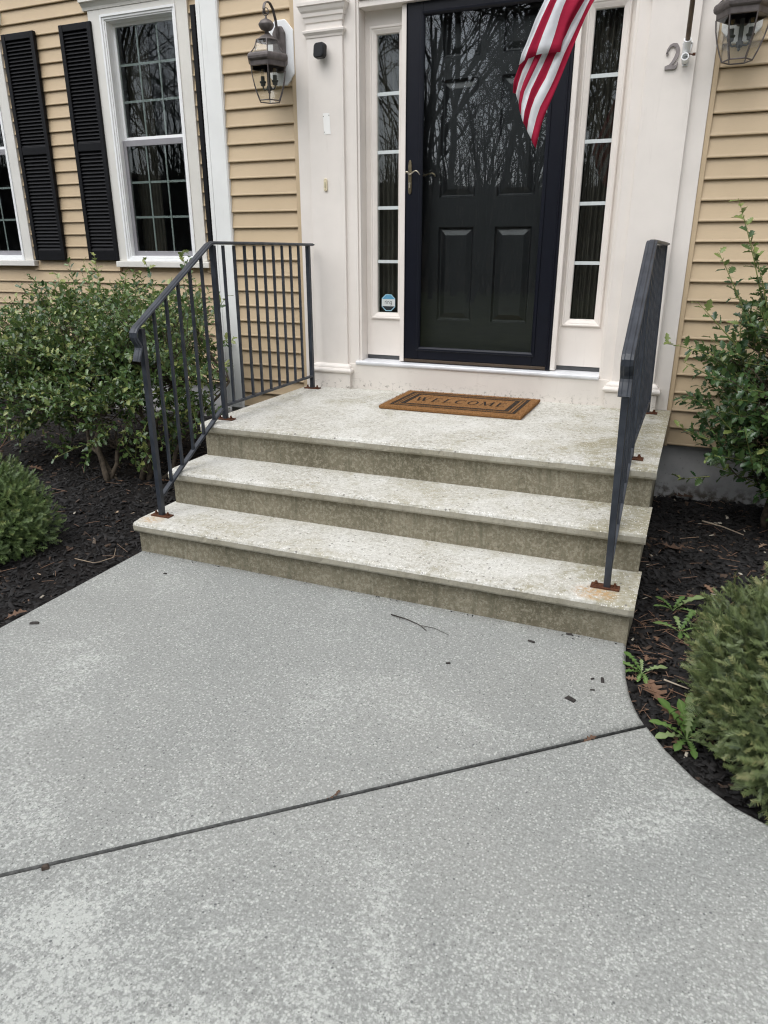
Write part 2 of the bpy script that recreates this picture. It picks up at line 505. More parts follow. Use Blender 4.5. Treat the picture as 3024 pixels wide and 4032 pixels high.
def slab(name, outline, parent, top=0.0, thick=.11, r=.020):
    """concrete slab with a tooled round edge"""
    import bmesh
    from mathutils import geometry
    P = [Vector((x, y)) for x, y in outline]
    n = len(P)
    area = sum(P[i].x * P[(i + 1) % n].y - P[(i + 1) % n].x * P[i].y for i in range(n))
    if area < 0: P.reverse()
    N = []
    for i in range(n):
        a = (P[i] - P[i - 1]).normalized(); b = (P[(i + 1) % n] - P[i]).normalized()
        na, nb = Vector((a.y, -a.x)), Vector((b.y, -b.x))
        q = (na + nb).normalized(); N.append(q / max(.4, q.dot(na)))
    mb = MB(); v = []; f = []
    prof = [(0, top - thick), (0, top - r)] + [(r * (1 - math.cos(R(q))), top - r * (1 - math.sin(R(q)))) for q in (15, 30, 45, 60, 75)] + [(r, top), (r * 1.5, top + .0001)]
    for (ins, z) in prof:
        v += [(P[i].x - N[i].x * ins, P[i].y - N[i].y * ins, z) for i in range(n)]
    for k in range(len(prof) - 1):
        for i in range(n):
            j = (i + 1) % n
            f.append((k * n + i, k * n + j, (k + 1) * n + j, (k + 1) * n + i))
    f.append(tuple((len(prof) - 1) * n + i for i in range(n)))
    mb.add(v, f)
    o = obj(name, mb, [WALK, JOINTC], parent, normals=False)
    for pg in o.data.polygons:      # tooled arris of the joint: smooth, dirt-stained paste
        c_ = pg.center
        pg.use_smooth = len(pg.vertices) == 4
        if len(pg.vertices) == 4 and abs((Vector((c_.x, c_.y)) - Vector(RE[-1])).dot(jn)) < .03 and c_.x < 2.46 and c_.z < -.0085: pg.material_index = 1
    return o
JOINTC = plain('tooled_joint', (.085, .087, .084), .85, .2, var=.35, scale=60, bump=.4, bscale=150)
walk = bpy.data.objects.new('walkway', None); COL.objects.link(walk); BASE[walk] = Vector((0, 0, 0)); walk['kind'] = 'structure'
walk['label'] = 'pale exposed-aggregate concrete front walk'
RE = [(2.344, -1.862), (2.352, -1.95), (2.366, -2.10), (2.392, -2.22), (2.425, -2.317), (2.452, -2.366)]
RE2 = [(2.452, -2.366), (2.50, -2.44), (2.545, -2.512), (2.59, -2.56), (2.634, -2.602), (2.70, -2.648), (2.785, -2.690), (2.90, -2.735), (3.1, -2.79), (3.5, -2.86), (4.2, -2.92), (6.0, -2.98)]
jd = Vector((1.046 - 2.452, -3.594 + 2.366)).normalized(); jn = Vector((jd.y, -jd.x))   # jn points to the far slab?
if jn.y < 0: jn = -jn
g = .005
J0 = Vector(RE[-1]); J1 = J0 + jd * 3.25
s1 = [(.008, -1.862)] + [tuple(q) for q in resample(RE, 14)[:-1]] + [tuple(J0 + jn * g), tuple(J1 + jn * g), (.018, -4.35), (.012, -2.8)]
s2 = [tuple(J0 - jn * g)] + [tuple(q) for q in resample(RE2, 30)[1:]] + [(6.0, -6.2), (.4, -6.6), tuple(J1 - jn * g)]
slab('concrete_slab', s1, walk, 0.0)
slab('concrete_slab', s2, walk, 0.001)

def inside(poly, x, y):
    c = False; n = len(poly)
    for i in range(n):
        x1, y1 = poly[i]; x2, y2 = poly[i - 1]
        if (y1 > y) != (y2 > y) and x < (x2 - x1) * (y - y1) / (y2 - y1) + x1: c = not c
    return c
def hnoise(x, y):
    return .016 * math.sin(3.1 * x + 1.7 * y) + .012 * math.sin(6.3 * y - 2.2 * x + 1) + .006 * math.sin(14 * x + 11 * y)
BEDL = [(.004, 0), (.004, -6), (-6, -6), (-6, 1.0), (-.72, 1.0), (-.72, 0)]
BEDR = [(2.33, .05), (2.35, -1.85)] + RE[1:] + RE2[1:] + [(6, .05)]
def bed_h(x, y, right):
    if right: return -.030 + .03 * max(0, min(1, (x - 2.4) / .8)) + hnoise(x, y) * .9
    return -.040 + .035 * max(0, min(1, -x / .9)) + hnoise(x, y)
def bed(name, right, x0, x1, y0, y1, step):
    nx, ny = int((x1 - x0) / step), int((y1 - y0) / step)
    mb = MB(); v = []; f = []
    for j in range(ny + 1):
        for i in range(nx + 1):
            x, y = x0 + i * step, y0 + j * step
            z = bed_h(x, y, right)
            if y < -2.6 and right: z -= .02
            v.append((x, y, z))
    for j in range(ny):
        for i in range(nx):
            f.append((j * (nx + 1) + i, j * (nx + 1) + i + 1, (j + 1) * (nx + 1) + i + 1, (j + 1) * (nx + 1) + i))
    mb.add(v, f)
    return tag(obj(name, mb, SOIL, smooth=True, normals=False), kind='structure')
bed('planting_bed', False, -6, .10, -5.4, 1.0, .1)
bed('planting_bed', True, 2.25, 6, -2.85, .1, .07)

# template copies joined into one mesh, or placed as single parts
def chip_template():
    v = np.array([(-.5, -.2, -.06), (.5, -.16, -.06), (.42, .22, -.06), (-.46, .2, -.06), (-.42, -.16, .08), (.44, -.1, .05), (.36, .14, .08), (-.38, .16, .04)])
    f = [(4, 5, 6, 7), (0, 1, 5, 4), (1, 2, 6, 5), (2, 3, 7, 6), (3, 0, 4, 7)]
    return v, f
def join_copies(name, tmpl, mats4, mat, parent=None, tint=None, base=None, kind='stuff', label=None, cat=None, smooth=False, which=None):
    """tmpl: list of (verts, faces); mats4: (n,4,4); tint: (n,)"""
    V, F, T = [], [], []
    off = 0
    n = len(mats4)
    which = which if which is not None else np.arange(n) % len(tmpl)
    for k, tm_ in enumerate(tmpl):
        v, f = tm_[0], tm_[1]
        idx = np.nonzero(which == k)[0]
        if len(idx) == 0: continue
        vv = np.c_[np.asarray(v), np.ones(len(v))]
        W = np.einsum('nij,vj->nvi', mats4[idx], vv)[:, :, :3].reshape(-1, 3)
        V.append(W)
        tt = np.repeat(tint[idx] if tint is not None else np.zeros(len(idx)), len(v))
        if len(tm_) > 2: tt = tt + np.tile(tm_[2], len(idx))
        T.append(tt)
        for q in f:
            F.append((np.asarray(q)[None, :] + (np.arange(len(idx)) * len(v))[:, None] + off, len(q)))
        off += len(idx) * len(v)
    V = np.concatenate(V); T = np.concatenate(T)
    b = np.array(BASE[parent] if parent is not None else (base or (0, 0, 0)))
    V = V - b
    me = bpy.data.meshes.new(name)
    loops = np.concatenate([q.reshape(-1) for q, _ in F]); sizes = np.concatenate([np.full(len(q), s) for q, s in F])
    me.vertices.add(len(V)); me.vertices.foreach_set('co', V.astype(np.float32).ravel())
    me.loops.add(len(loops)); me.loops.foreach_set('vertex_index', loops.astype(np.int32))
    me.polygons.add(len(sizes)); me.polygons.foreach_set('loop_start', np.r_[0, np.cumsum(sizes)[:-1]].astype(np.int32))
    me.update(calc_edges=True)
    if smooth: me.polygons.foreach_set('use_smooth', [True] * len(me.polygons))
    me.materials.append(mat)
    tint_attr(me, T)
    o = bpy.data.objects.new(name, me); COL.objects.link(o)
    BASE[o] = Vector(b)
    if parent is not None: o.parent = parent
    else: o.location = b
    return tag(o, label, cat, None, kind)
def trs(p, rot, s):
    """(n,3) positions, (n,3,3) rotations, (n,) or (n,3) scales -> (n,4,4)"""
    n = len(p); M = np.zeros((n, 4, 4)); s = np.asarray(s, float)
    if s.ndim == 1: s = np.repeat(s[:, None], 3, 1)
    M[:, :3, :3] = rot * s[:, None, :]; M[:, :3, 3] = p; M[:, 3, 3] = 1
    return M
def rot_zxy(yaw, px, py):
    cz, sz, cx, sx, cy, sy = np.cos(yaw), np.sin(yaw), np.cos(px), np.sin(px), np.cos(py), np.sin(py)
    n = len(yaw); Z = np.zeros((n, 3, 3)); X = np.zeros((n, 3, 3)); Y = np.zeros((n, 3, 3))
    Z[:, 0, 0] = cz; Z[:, 0, 1] = -sz; Z[:, 1, 0] = sz; Z[:, 1, 1] = cz; Z[:, 2, 2] = 1
    X[:, 0, 0] = 1; X[:, 1, 1] = cx; X[:, 1, 2] = -sx; X[:, 2, 1] = sx; X[:, 2, 2] = cx
    Y[:, 1, 1] = 1; Y[:, 0, 0] = cy; Y[:, 0, 2] = sy; Y[:, 2, 0] = -sy; Y[:, 2, 2] = cy
    return Z @ X @ Y
def basis(d, up_hint):
    """rotations whose local x runs along d and local z is as near up_hint as can be"""
    x = d / np.linalg.norm(d, axis=1, keepdims=True)
    y = np.cross(up_hint, x); ln = np.linalg.norm(y, axis=1, keepdims=True)
    y = np.where(ln < 1e-4, np.array([[0, 1, 0]]), y / np.maximum(ln, 1e-6))
    z = np.cross(x, y)
    return np.stack([x, y, z], 2)

def mulch(name, poly, right, n, box, label, dens=None):
    P = []
    while len(P) < n:
        x = rng.uniform(box[0], box[1]); y = rng.uniform(box[2], box[3])
        if inside(poly, x, y) and (dens is None or rng.random() < dens(x, y)): P.append((x, y, bed_h(x, y, right) + (-.02 if (y < -2.6 and right) else 0) + rng.uniform(.0, .012)))
    P = np.array(P); n = len(P)
    rot = rot_zxy(rng.uniform(0, 6.28, n), rng.normal(0, .28, n), rng.normal(0, .28, n))
    L = rng.lognormal(-3.75, .45, n).clip(.008, .065)
    s = np.stack([L, L * rng.uniform(.55, 1.1, n), L * rng.uniform(.5, 1.2, n)], 1)
    return join_copies(name, [chip_template()], trs(P, rot, s), CHIPS, None, rng.random(n), label=label, cat='mulch')
mulch('mulch', BEDL, False, 21000, (-3.4, .0, -3.6, .75), 'black shredded bark mulch under the shrubs beside the left railing', lambda x, y: min(1, max(.12, 1.15 + .33 * x)))
mulch('mulch', BEDR, True, 13000, (2.33, 3.7, -2.9, .02), 'black shredded bark mulch between the steps and the right-hand shrubs', lambda x, y: 1 if x < 3.0 else .3)

# ------------------------------------------------------------------ concrete steps
TX = .0055
SX0, SX1 = 0.0, 2.358
STEPY = [-1.9065, -1.6118, -1.3096]
STEPH = [.167, .3494, .5344]
steps = thing('entry_steps', 'weathered cream concrete entry steps, three treads wide below the front door', 'steps', (1.18, -.95, 0))
def step_part(name, k, label):
    yn, top = STEPY[k], STEPH[k]
    bot = -.14 if k == 0 else STEPH[k - 1] - .002
    yb = yn + .032
    back = (STEPY[k + 1] + .045) if k < 2 else -.035
    # cross-section from the foot of the riser, up round the nosing to the back of the tread
    prof = [(yb, bot, 2), (yb, top - .062, 2), (yb - .004, top - .056, 2), (yb - .020, top - .050, 1), (yb - .028, top - .046, 1), (yn, top - .038, 1), (yn - .001, top - .016, 1),
            (yn + .003, top - .006, 0), (yn + .011, top - .001, 0), (yn + .03, top, 0)]
    ny = 10 if k < 2 else 30
    prof += [(lerp(yn + .03, back, (i + 1) / ny), top, 0) for i in range(ny)]
    NX = 120
    v, f, mm = [], [], []
    for i in range(NX + 1):
        t = i / NX
        for j, (y, z, _) in enumerate(prof):
            inset = .0 if z > top - .047 else (.014 if z > bot + .001 or True else 0)
            x = lerp(SX0 + inset, SX1 - inset, t)
            # weathered arrises: small chips along the nosing
            w = 0
            if 4 <= j <= 8:
                w = .0008 * math.sin(37 * x + k * 2) + .0006 * math.sin(91 * x + 5 * k) + random.gauss(0, .0006)
                if random.random() < .02: w += random.uniform(.001, .004)
            corner = max(0, .012 - min(x - SX0, SX1 - x)) if 4 <= j <= 9 else 0
            v.append((x, y + max(w, -.001) + corner * .7, z - (abs(w) * .6 if j >= 7 else 0) - corner * .3 + TX * (x - 1.17)))
    m_ = len(prof)
    for i in range(NX):
        for j in range(m_ - 1):
            a = i * m_ + j
            f.append((a, a + m_, a + m_ + 1, a + 1)); mm.append(prof[j + 1][2] if prof[j][2] != 2 else (2 if prof[j + 1][2] == 2 else 1))
    # end faces
    for i in (0, NX):
        base = i * m_
        o = len(v)
        x = v[base][0]
        v.append((v[base][0], back, v[base][2])); 
        cap = [base + j for j in range(m_)] + [o]
        f.append(tuple(cap)); mm.append(2)
    mb = MB(); mb.v = v; mb.f = f; mb.m = mm
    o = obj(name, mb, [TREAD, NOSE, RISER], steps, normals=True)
    o['label'] = label
    return o
step_part('step', 0, 'lowest tread and riser')
step_part('step', 1, 'middle tread and riser')
step_part('landing', 2, 'wide landing slab at the door')
mb = MB(); mb.box(SX0 + .03, SX1 - .03, -1.20, -.02, -.15, .46)
obj('core_block', mb, RISER, steps)

# ------------------------------------------------------------------ house
E_ = .1016
LW = .78
house = thing('house', 'house front with tan lap siding, cream door surround and dark shutters', 'house', (1.167, .1, 0))
# plain walls behind the cladding
mb = MB()
mb.box(-.70, .36, .014, .16, .325, 5.2); mb.box(1.955, 6.2, .014, .16, .335, 5.2)
mb.box(.36, 1.955, .014, .16, 2.80, 5.2); mb.box(.36, 1.955, .014, .16, .335, .66)
obj('wall', mb, SIDING, house, label='sheathed entry wall')
WX0, WX1, WZ0, WZ1 = -2.30, -1.355, 1.300, 3.175
DXW = -1.925
mb = MB()
y0, y1 = LW + .014, LW + .16
xs = [-6.4, WX0 + DXW + .03, WX1 + DXW - .03, WX0 + .03, WX1 - .03, -.70]
mb.box(xs[0], xs[5], y0, y1, .306, WZ0 + .02); mb.box(xs[0], xs[5], y0, y1, WZ1 - .02, 5.2)
mb.box(xs[0], xs[1], y0, y1, WZ0 + .02, WZ1 - .02); mb.box(xs[2], xs[3], y0, y1, WZ0 + .02, WZ1 - .02); mb.box(xs[4], xs[5], y0, y1, WZ0 + .02, WZ1 - .02)
mb.box(-.70, -.56, .162, LW + .158, .306, 5.2)
obj('wall', mb, SIDING, house, label='sheathed set-back wall')
mb = MB()
mb.box(-.715, 0.01, .03, .25, -.3, .3245)
obj('foundation', mb, FOUND, house)
mb = MB(); mb.box(2.30, 6.2, .03, .25, -.3, .3345)
obj('foundation', mb, FOUND, house)
mb = MB(); mb.box(-6.4, -.70, LW + .03, LW + .25, -.31, .305)
obj('foundation', mb, FOUND, house)

CLAP = [(0.004, 0.0), (-.0165, 0.0), (-.0185, .003), (-.0185, .008), (-.0160, .015), (-.0045, .080), (-.0005, E_ - .002), (.010, E_ - .002)]
CL = {}
def clap(x0, x1, y, z):
    """one lap-siding course; alike boards share a mesh"""
    key = round(x1 - x0, 3)
    if key not in CL:
        mb = MB(); mb.prism([(a, b) for a, b in CLAP], 0, 0, x1 - x0)
        me = mesh_from('clapboard', mb, SIDING); fix_normals(me); CL[key] = me
    o = inst('clapboard', CL[key], house, (x0, y, z + random.uniform(-.0012, .0012)))
    o.rotation_euler.y = random.uniform(-.0006, .0006)
    return o
Z0 = .3354
for k in range(31):
    z = Z0 + k * E_
    if z > -.0:
        clap(-.572, -.056, 0.0, z - .006)
        clap(2.356, 6.1, 0.0, z)
ZL = .315
for k in range(32):
    z = ZL + k * E_
    if z + E_ > WZ0 - .02 and z < WZ1 + .05:
        clap(-6.3, WX0 + DXW + .01, LW, z); clap(WX1 + DXW - .01, WX0 + .01, LW, z); clap(WX1 - .01, -.705, LW, z)
    else:
        clap(-6.3, -.705, LW, z)
# return wall of the jog, lap boards facing left
mb = MB()
for k in range(31):
    z = ZL + k * E_
    mb.add([(-.7145, .09, z), (-.7145, LW - .015, z), (-.7015, LW - .015, z + E_), (-.7015, .09, z + E_), (-.70, .09, z), (-.70, LW - .015, z)], [(0, 1, 2, 3), (0, 4, 5, 1)])
obj('side_cladding', mb, SIDING, house)
# corner board with a shallow groove, J-trims
mb = MB()
prof = [(-.722, .10), (-.722, -.034), (-.695, -.034), (-.6935, -.029), (-.690, -.029), (-.6885, -.034), (-.574, -.034), (-.572, -.032), (-.566, -.026), (-.566, .013), (-.699, .013), (-.699, .10)]
mb.prism(prof, 2, .318, 5.2)
obj('corner_board', mb, WHITE, house)
mb = MB(); mb.box(-.060, -.030, -.024, .012, .318, 5.2); mb.box(2.336, 2.362, -.024, .012, .328, 5.2)
obj('siding_trim', mb, SIDING, house, bevel=.003)

# ------------------------------------------------------------------ door surround
ZT = 2.72
sur = MB()
# left: flat casing, then inner casing and jamb return
for (xa, xb, sgn) in ((-.030, .395, 1), (2.336, 1.935, -1)):
    a, b = xa, xa + sgn * .10
    sur.box(min(a, b), max(a, b), -.030, .013, .40, 5.2)
    a, b = xa + sgn * .31, xb - sgn * .016
    sur.box(min(a, b), max(a, b), -.036, .013, .66, 5.2)
    a, b = xb - sgn * .016, xb
    sur.box(min(a, b), max(a, b), -.026, .10, .66, 5.2)      # bead and jamb
sur.box(.395, 1.935, -.036, .013, ZT + .035, 5.2); sur.box(.396, 1.934, -.0255, .10, ZT, ZT + .034)
so = obj('door_surround', sur, TRIM, house, bevel=.0025)
obj('base_board', MB().box(.31, 2.0, -.047, .012, .505, .695), TRIMLOW, house, bevel=.004)

def cap_prof(x0, x1, prof, parent, name, mat):
    """horizontal moulding with returns: prof [(out, z)] from the bottom up"""
    mb = MB(); v = []; f = []
    yb = -.030
    yf = -.056
    for (o, z) in prof:
        v += [(x0 - o, yb, z), (x0 - o, yf - o, z), (x1 + o, yf - o, z), (x1 + o, yb, z)]
    n = len(prof)
    for k in range(n - 1):
        for j in range(3):
            f.append((4 * k + j, 4 * k + j + 1, 4 * k + 5 + j, 4 * k + 4 + j))
    f.append((3, 2, 1, 0)); f.append(tuple(4 * (n - 1) + j for j in range(4)))
    mb.add(v, f)
    return obj(name, mb, mat, parent)
def pilaster(x0, x1, label):
    p = obj('pilaster', MB().box(x0, x1, -.056, .0, .63, 5.2), TRIM, house, bevel=.003, label=label)
    cap_prof(x0, x1, [(0, 2.662), (.006, 2.666), (.010, 2.688), (.012, 2.692), (.016, 2.694), (.018, 2.712), (.026, 2.722), (.032, 2.736), (.034, 2.744), (.040, 2.746), (.040, 2.762), (0, 2.764)], p, 'capital', TRIM)
    cap_prof(x0, x1, [(0, 2.588), (.004, 2.590), (.006, 2.600), (.012, 2.608), (.017, 2.614), (.018, 2.624), (.014, 2.628), (0, 2.629)], p, 'necking', TRIM)
    cap_prof(x0, x1, [(0.025, .632), (.036, .634), (.042, .644), (.042, .652), (.036, .662), (.026, .664), (.026, .672), (.022, .680), (.012, .686), (0.004, .690), (0, .692)], p, 'base_moulding', TRIM)
    obj('plinth', MB().box(x0 - .026, x1 + .026, -.082, -.030, .505, .632), TRIMLOW, p, bevel=.004)
    return p
PL = pilaster(.066, .302, 'left pilaster with a bare white patch')
PR = pilaster(2.012, 2.248, 'right pilaster')
pm = MB(); pm.add([(.163, -.0575, 2.192), (.170, -.0575, 2.076), (.214, -.0575, 2.078), (.211, -.0575, 2.130), (.209, -.0575, 2.190), (.190, -.0575, 2.1935)], [(0, 1, 2, 3, 4, 5)])
pt = obj('bare_patch', pm, PATCH, PL, normals=False)
pm = MB()
for (x, z) in ((.167, 2.176), (.205, 2.180), (.171, 2.090)): pm.lathe([(.0028, 0), (.0028, .001)], (0, 0, 0), 8)
v = []
mb = MB()
for (x, z) in ((.167, 2.176), (.205, 2.180), (.171, 2.090)):
    mb.add([(x + .003 * math.cos(t), -.0585, z + .003 * math.sin(t)) for t in [i * 1.047 for i in range(6)]], [tuple(range(6))])
obj('screw_hole', mb, GASKET, pt, normals=False)

# sill
mb = MB()
mb.prism([(-.058, .697), (-.060, .703), (-.060, .711), (-.056, .715), (.11, .722), (.11, .69), (-.05, .69)], 0, .362, 1.938)
obj('threshold', mb, ALU, house)

# sidelights
def sidelight(x0, x1, gx0, gx1, label):
    s = MB()
    yp = .060
    mx0, mx1, mz0, mz1 = gx0 - .045, gx1 + .033, .984, 2.640
    # panel round the opening
    s.box(x0, gx0 - .004, yp, yp + .045, .748, ZT + .01); s.box(gx1 + .004, x1, yp, yp + .045, .748, ZT + .01)
    s.box(gx0 - .004, gx1 + .004, yp, yp + .045, .748, 1.022); s.box(gx0 - .004, gx1 + .004, yp, yp + .045, 2.602, ZT + .01)
    p = obj('sidelight', s, TRIM, house, label=label)
    mo = MB()
    mo.mitre(gx0 - .043, gx1 + .043, .982, 2.641, [(0, yp), (.001, yp - .010), (.006, yp - .014), (.012, yp - .014), (.016, yp - .009), (.022, yp - .008), (.034, yp - .002), (.041, yp + .002), (.044, yp + .014)])
    obj('moulding', mo, TRIM, p, normals=False)
    obj('pane', MB().box(gx0 - .004, gx1 + .004, yp + .012, yp + .018, 1.022, 2.602), GLASS, p)
    me = None
    for z in (2.292, 1.977, 1.661, 1.342):
        if me is None:
            me = mesh_from('muntin', MB().box(gx0, gx1, -.002, .004, -.0095, .0095), MUNT, (0, 0, 0)); fix_normals(me)
        inst('muntin', me, p, (0, yp + .010, z))
    obj('sill_gasket', MB().box(x0 + .002, x1 - .002, yp + .006, yp + .03, .7225, .748), GASKET, p)
    return p
SL = sidelight(.396, .652, .471, .612, 'left sidelight with a small sticker low on its glass')
SR = sidelight(1.665, 1.934, 1.722, 1.865, 'right sidelight behind the flag')
# mullion posts either side of the storm door
mb = MB()
for (a, b) in ((.650, .682), (1.637, 1.667)):
    mb.box(a, b, .004, .11, .722, ZT)
obj('door_jamb', mb, TRIM, house, bevel=.004)

# storm door
sd = MB()
DX0, DX1, DZ0, DZ1 = .6845, 1.612, .742, 2.745
gx0, gx1, gz0, gz1 = .780, 1.524, .812, 2.660
yd = .006
sd.box(DX0, gx0, yd, yd + .036, DZ0, DZ1); sd.box(gx1, DX1, yd, yd + .036, DZ0, DZ1)
sd.box(gx0, gx1, yd, yd + .036, DZ0, gz0); sd.box(gx0, gx1, yd, yd + .036, gz1, DZ1)
door = obj('storm_door', sd, DOORBLK, house, bevel=.003, label='full-glass navy black storm door')
mo = MB(); mo.mitre(gx0 - .014, gx1 + .014, gz0 - .014, gz1 + .014, [(0, yd), (.001, yd - .005), (.004, yd - .007), (.014, yd - .006), (.019, yd - .001), (.024, yd + .006)])
obj('glazing_bead', mo, DOORBLK, door, normals=False)
obj('pane', MB().box(gx0 - .002, gx1 + .002, yd + .010, yd + .014, gz0 - .002, gz1 + .002), DOORGLASS, door)
obj('sweep', MB().box(DX0 + .002, DX1 - .002, yd - .006, yd + .030, .7245, .7415), SWEEP, door, bevel=.002)
mb = MB(); mb.box(1.613, 1.634, -.002, .09, .724, ZT + .02); mb.box(1.6125, 1.62, -.010, .0, .724, ZT + .02)
obj('hinge_rail', mb, DOORBLK, door, bevel=.002)
mb = MB(); mb.box(.6825, .6842, .0, .06, .724, ZT + .02); mb.box(.684, 1.613, .02, .06, 2.746, 2.80)
obj('door_stop', mb, DOORBLK, door)
# lever handle on its long plate
hx, hz = .7125, 1.842
mb = MB()
pl = [(-.0105, -.082), (-.0105, .042), (-.0085, .052), (-.009, .056), (-.004, .068), (0, .070), (.004, .068), (.009, .056), (.0085, .052), (.0105, .042), (.0105, -.082), (.0085, -.092), (.003, -.099), (-.003, -.099), (-.0085, -.092)]
mb.prism([(hx + a * 1.05, hz + b * 1.12) for a, b in pl], 1, yd - .007, yd)
hd = obj('handle', mb, PEWTER, door, bevel=.0015)
mb = MB()
mb.lathe([(.009, 0), (.009, .002)], (0, 0, 0), 4)
mb = MB()
path = [(-.014, .004), (-.011, .010), (-.004, .010), (.002, .001), (.008, -.004), (.016, .000), (.030, .010), (.042, .014), (.052, .011), (.060, .003), (.066, -.007)]
P3 = [(hx + a * 1.12, yd - .035 - .004 * math.sin(i), hz + b * 1.12) for i, (a, b) in enumerate(path)]
mb.tube([tuple(q) for q in resample(P3, 26)], [.0048 - .0022 * i / 25 for i in range(26)], 8)
mb.tube([(hx, yd - .006, hz + .002), (hx, yd - .036, hz + .002)], .0055, 10)
obj('lever', mb, PEWTERL, hd, smooth=True)
mb = MB()
mb.tube([(hx, yd - .006, hz - .052), (hx, yd - .013, hz - .052)], .0065, 12); mb.box(hx - .004, hx + .004, yd - .012, yd - .005, hz - .075, hz - .052)
obj('lock_cylinder', mb, PEWTERL, hd)

# panelled entry door behind the glass
ed = MB()
ye = .105
cols = [(.868, 1.092), (1.226, 1.452)]
rows = [(.985, 1.545), (1.712, 2.345), (2.455, 2.665)]
xs_ = [.69, cols[0][0], cols[0][1], cols[1][0], cols[1][1], 1.63]
zs_ = [.722, rows[0][0], rows[0][1], rows[1][0], rows[1][1], rows[2][0], rows[2][1], 2.76]
for i in range(5):
    for j in range(7):
        if i % 2 == 1 and j % 2 == 1: continue
        ed.add([(xs_[i], ye, zs_[j]), (xs_[i + 1], ye, zs_[j]), (xs_[i + 1], ye, zs_[j + 1]), (xs_[i], ye, zs_[j + 1])], [(0, 1, 2, 3)])
ed.box(.689, 1.631, ye + .028, ye + .045, .722, 2.76)
ent = obj('entry_door', ed, ENTRY, house, label='black six-panel entry door behind the storm door', normals=False)
for (a, b) in cols:
    for (c, d) in rows:
        mp = MB()
        mp.mitre(a, b, c, d, [(0, ye), (.004, ye + .006), (.010, ye + .014), (.016, ye + .015), (.018, ye + .014), (.046, ye + .002), (.050, ye + .0015)])
        mp.add([(a + .05, ye + .0015, c + .05), (b - .05, ye + .0015, c + .05), (b - .05, ye + .0015, d - .05), (a + .05, ye + .0015, d - .05)], [(0, 1, 2, 3)])
        obj('panel', mp, ENTRY, ent, normals=False)
mb = MB(); mb.box(.76, .80, ye - .012, ye, 1.60, 1.66)
P3 = [(.772 + a * 1.1, ye - .03, 1.842 - .004 + b) for a, b in [(.0, .0), (.03, .008), (.05, .012), (.062, .006), (.07, -.006)]]
mb = MB(); mb.tube([tuple(q) for q in resample(P3, 14)], .005, 8); mb.tube([(.772, ye, 1.838), (.772, ye - .03, 1.838)], .006, 8)
obj('lever', mb, PEWTER, ent, smooth=True)

# rooms behind the glass: closed dim boxes
def room(x0, x1, y0, y1, z0, z1):
    mb = MB(); mb.box(x0, x1, y0, y1, z0, z1)
    mb.f = [q for i, q in enumerate(mb.f) if i != 2]; mb.m = mb.m[:5]
    return obj('room', mb, ROOM, house, normals=False)
room(.2, .69, .161, 3.0, .6, 3.0); room(1.63, 2.2, .161, 3.0, .6, 3.0)
room(-6.0, -.75, LW + .161, LW + 3.5, .5, 3.4)
def curtain(x0, x1, y, z0, z1, waves, parent=house):
    mb = MB(); n = int(waves * 8); v = []; f = []
    for i in range(n + 1):
        t = i / n; x = lerp(x0, x1, t); yy = y + .014 * math.sin(t * waves * 6.283) + .004 * math.sin(t * 31)
        v += [(x, yy, z0), (x, yy, z1)]
    f = [(2 * i, 2 * i + 2, 2 * i + 3, 2 * i + 1) for i in range(n)]
    mb.add(v, f); return obj('curtain', mb, CURT, parent, smooth=True, normals=False)
curtain(.40, .66, .135, .72, 2.74, 8); curtain(-2.18, -1.93, LW + .20, 1.2, 3.2, 7)
curtain(1.70, 1.91, .150, .72, 2.74, 7)

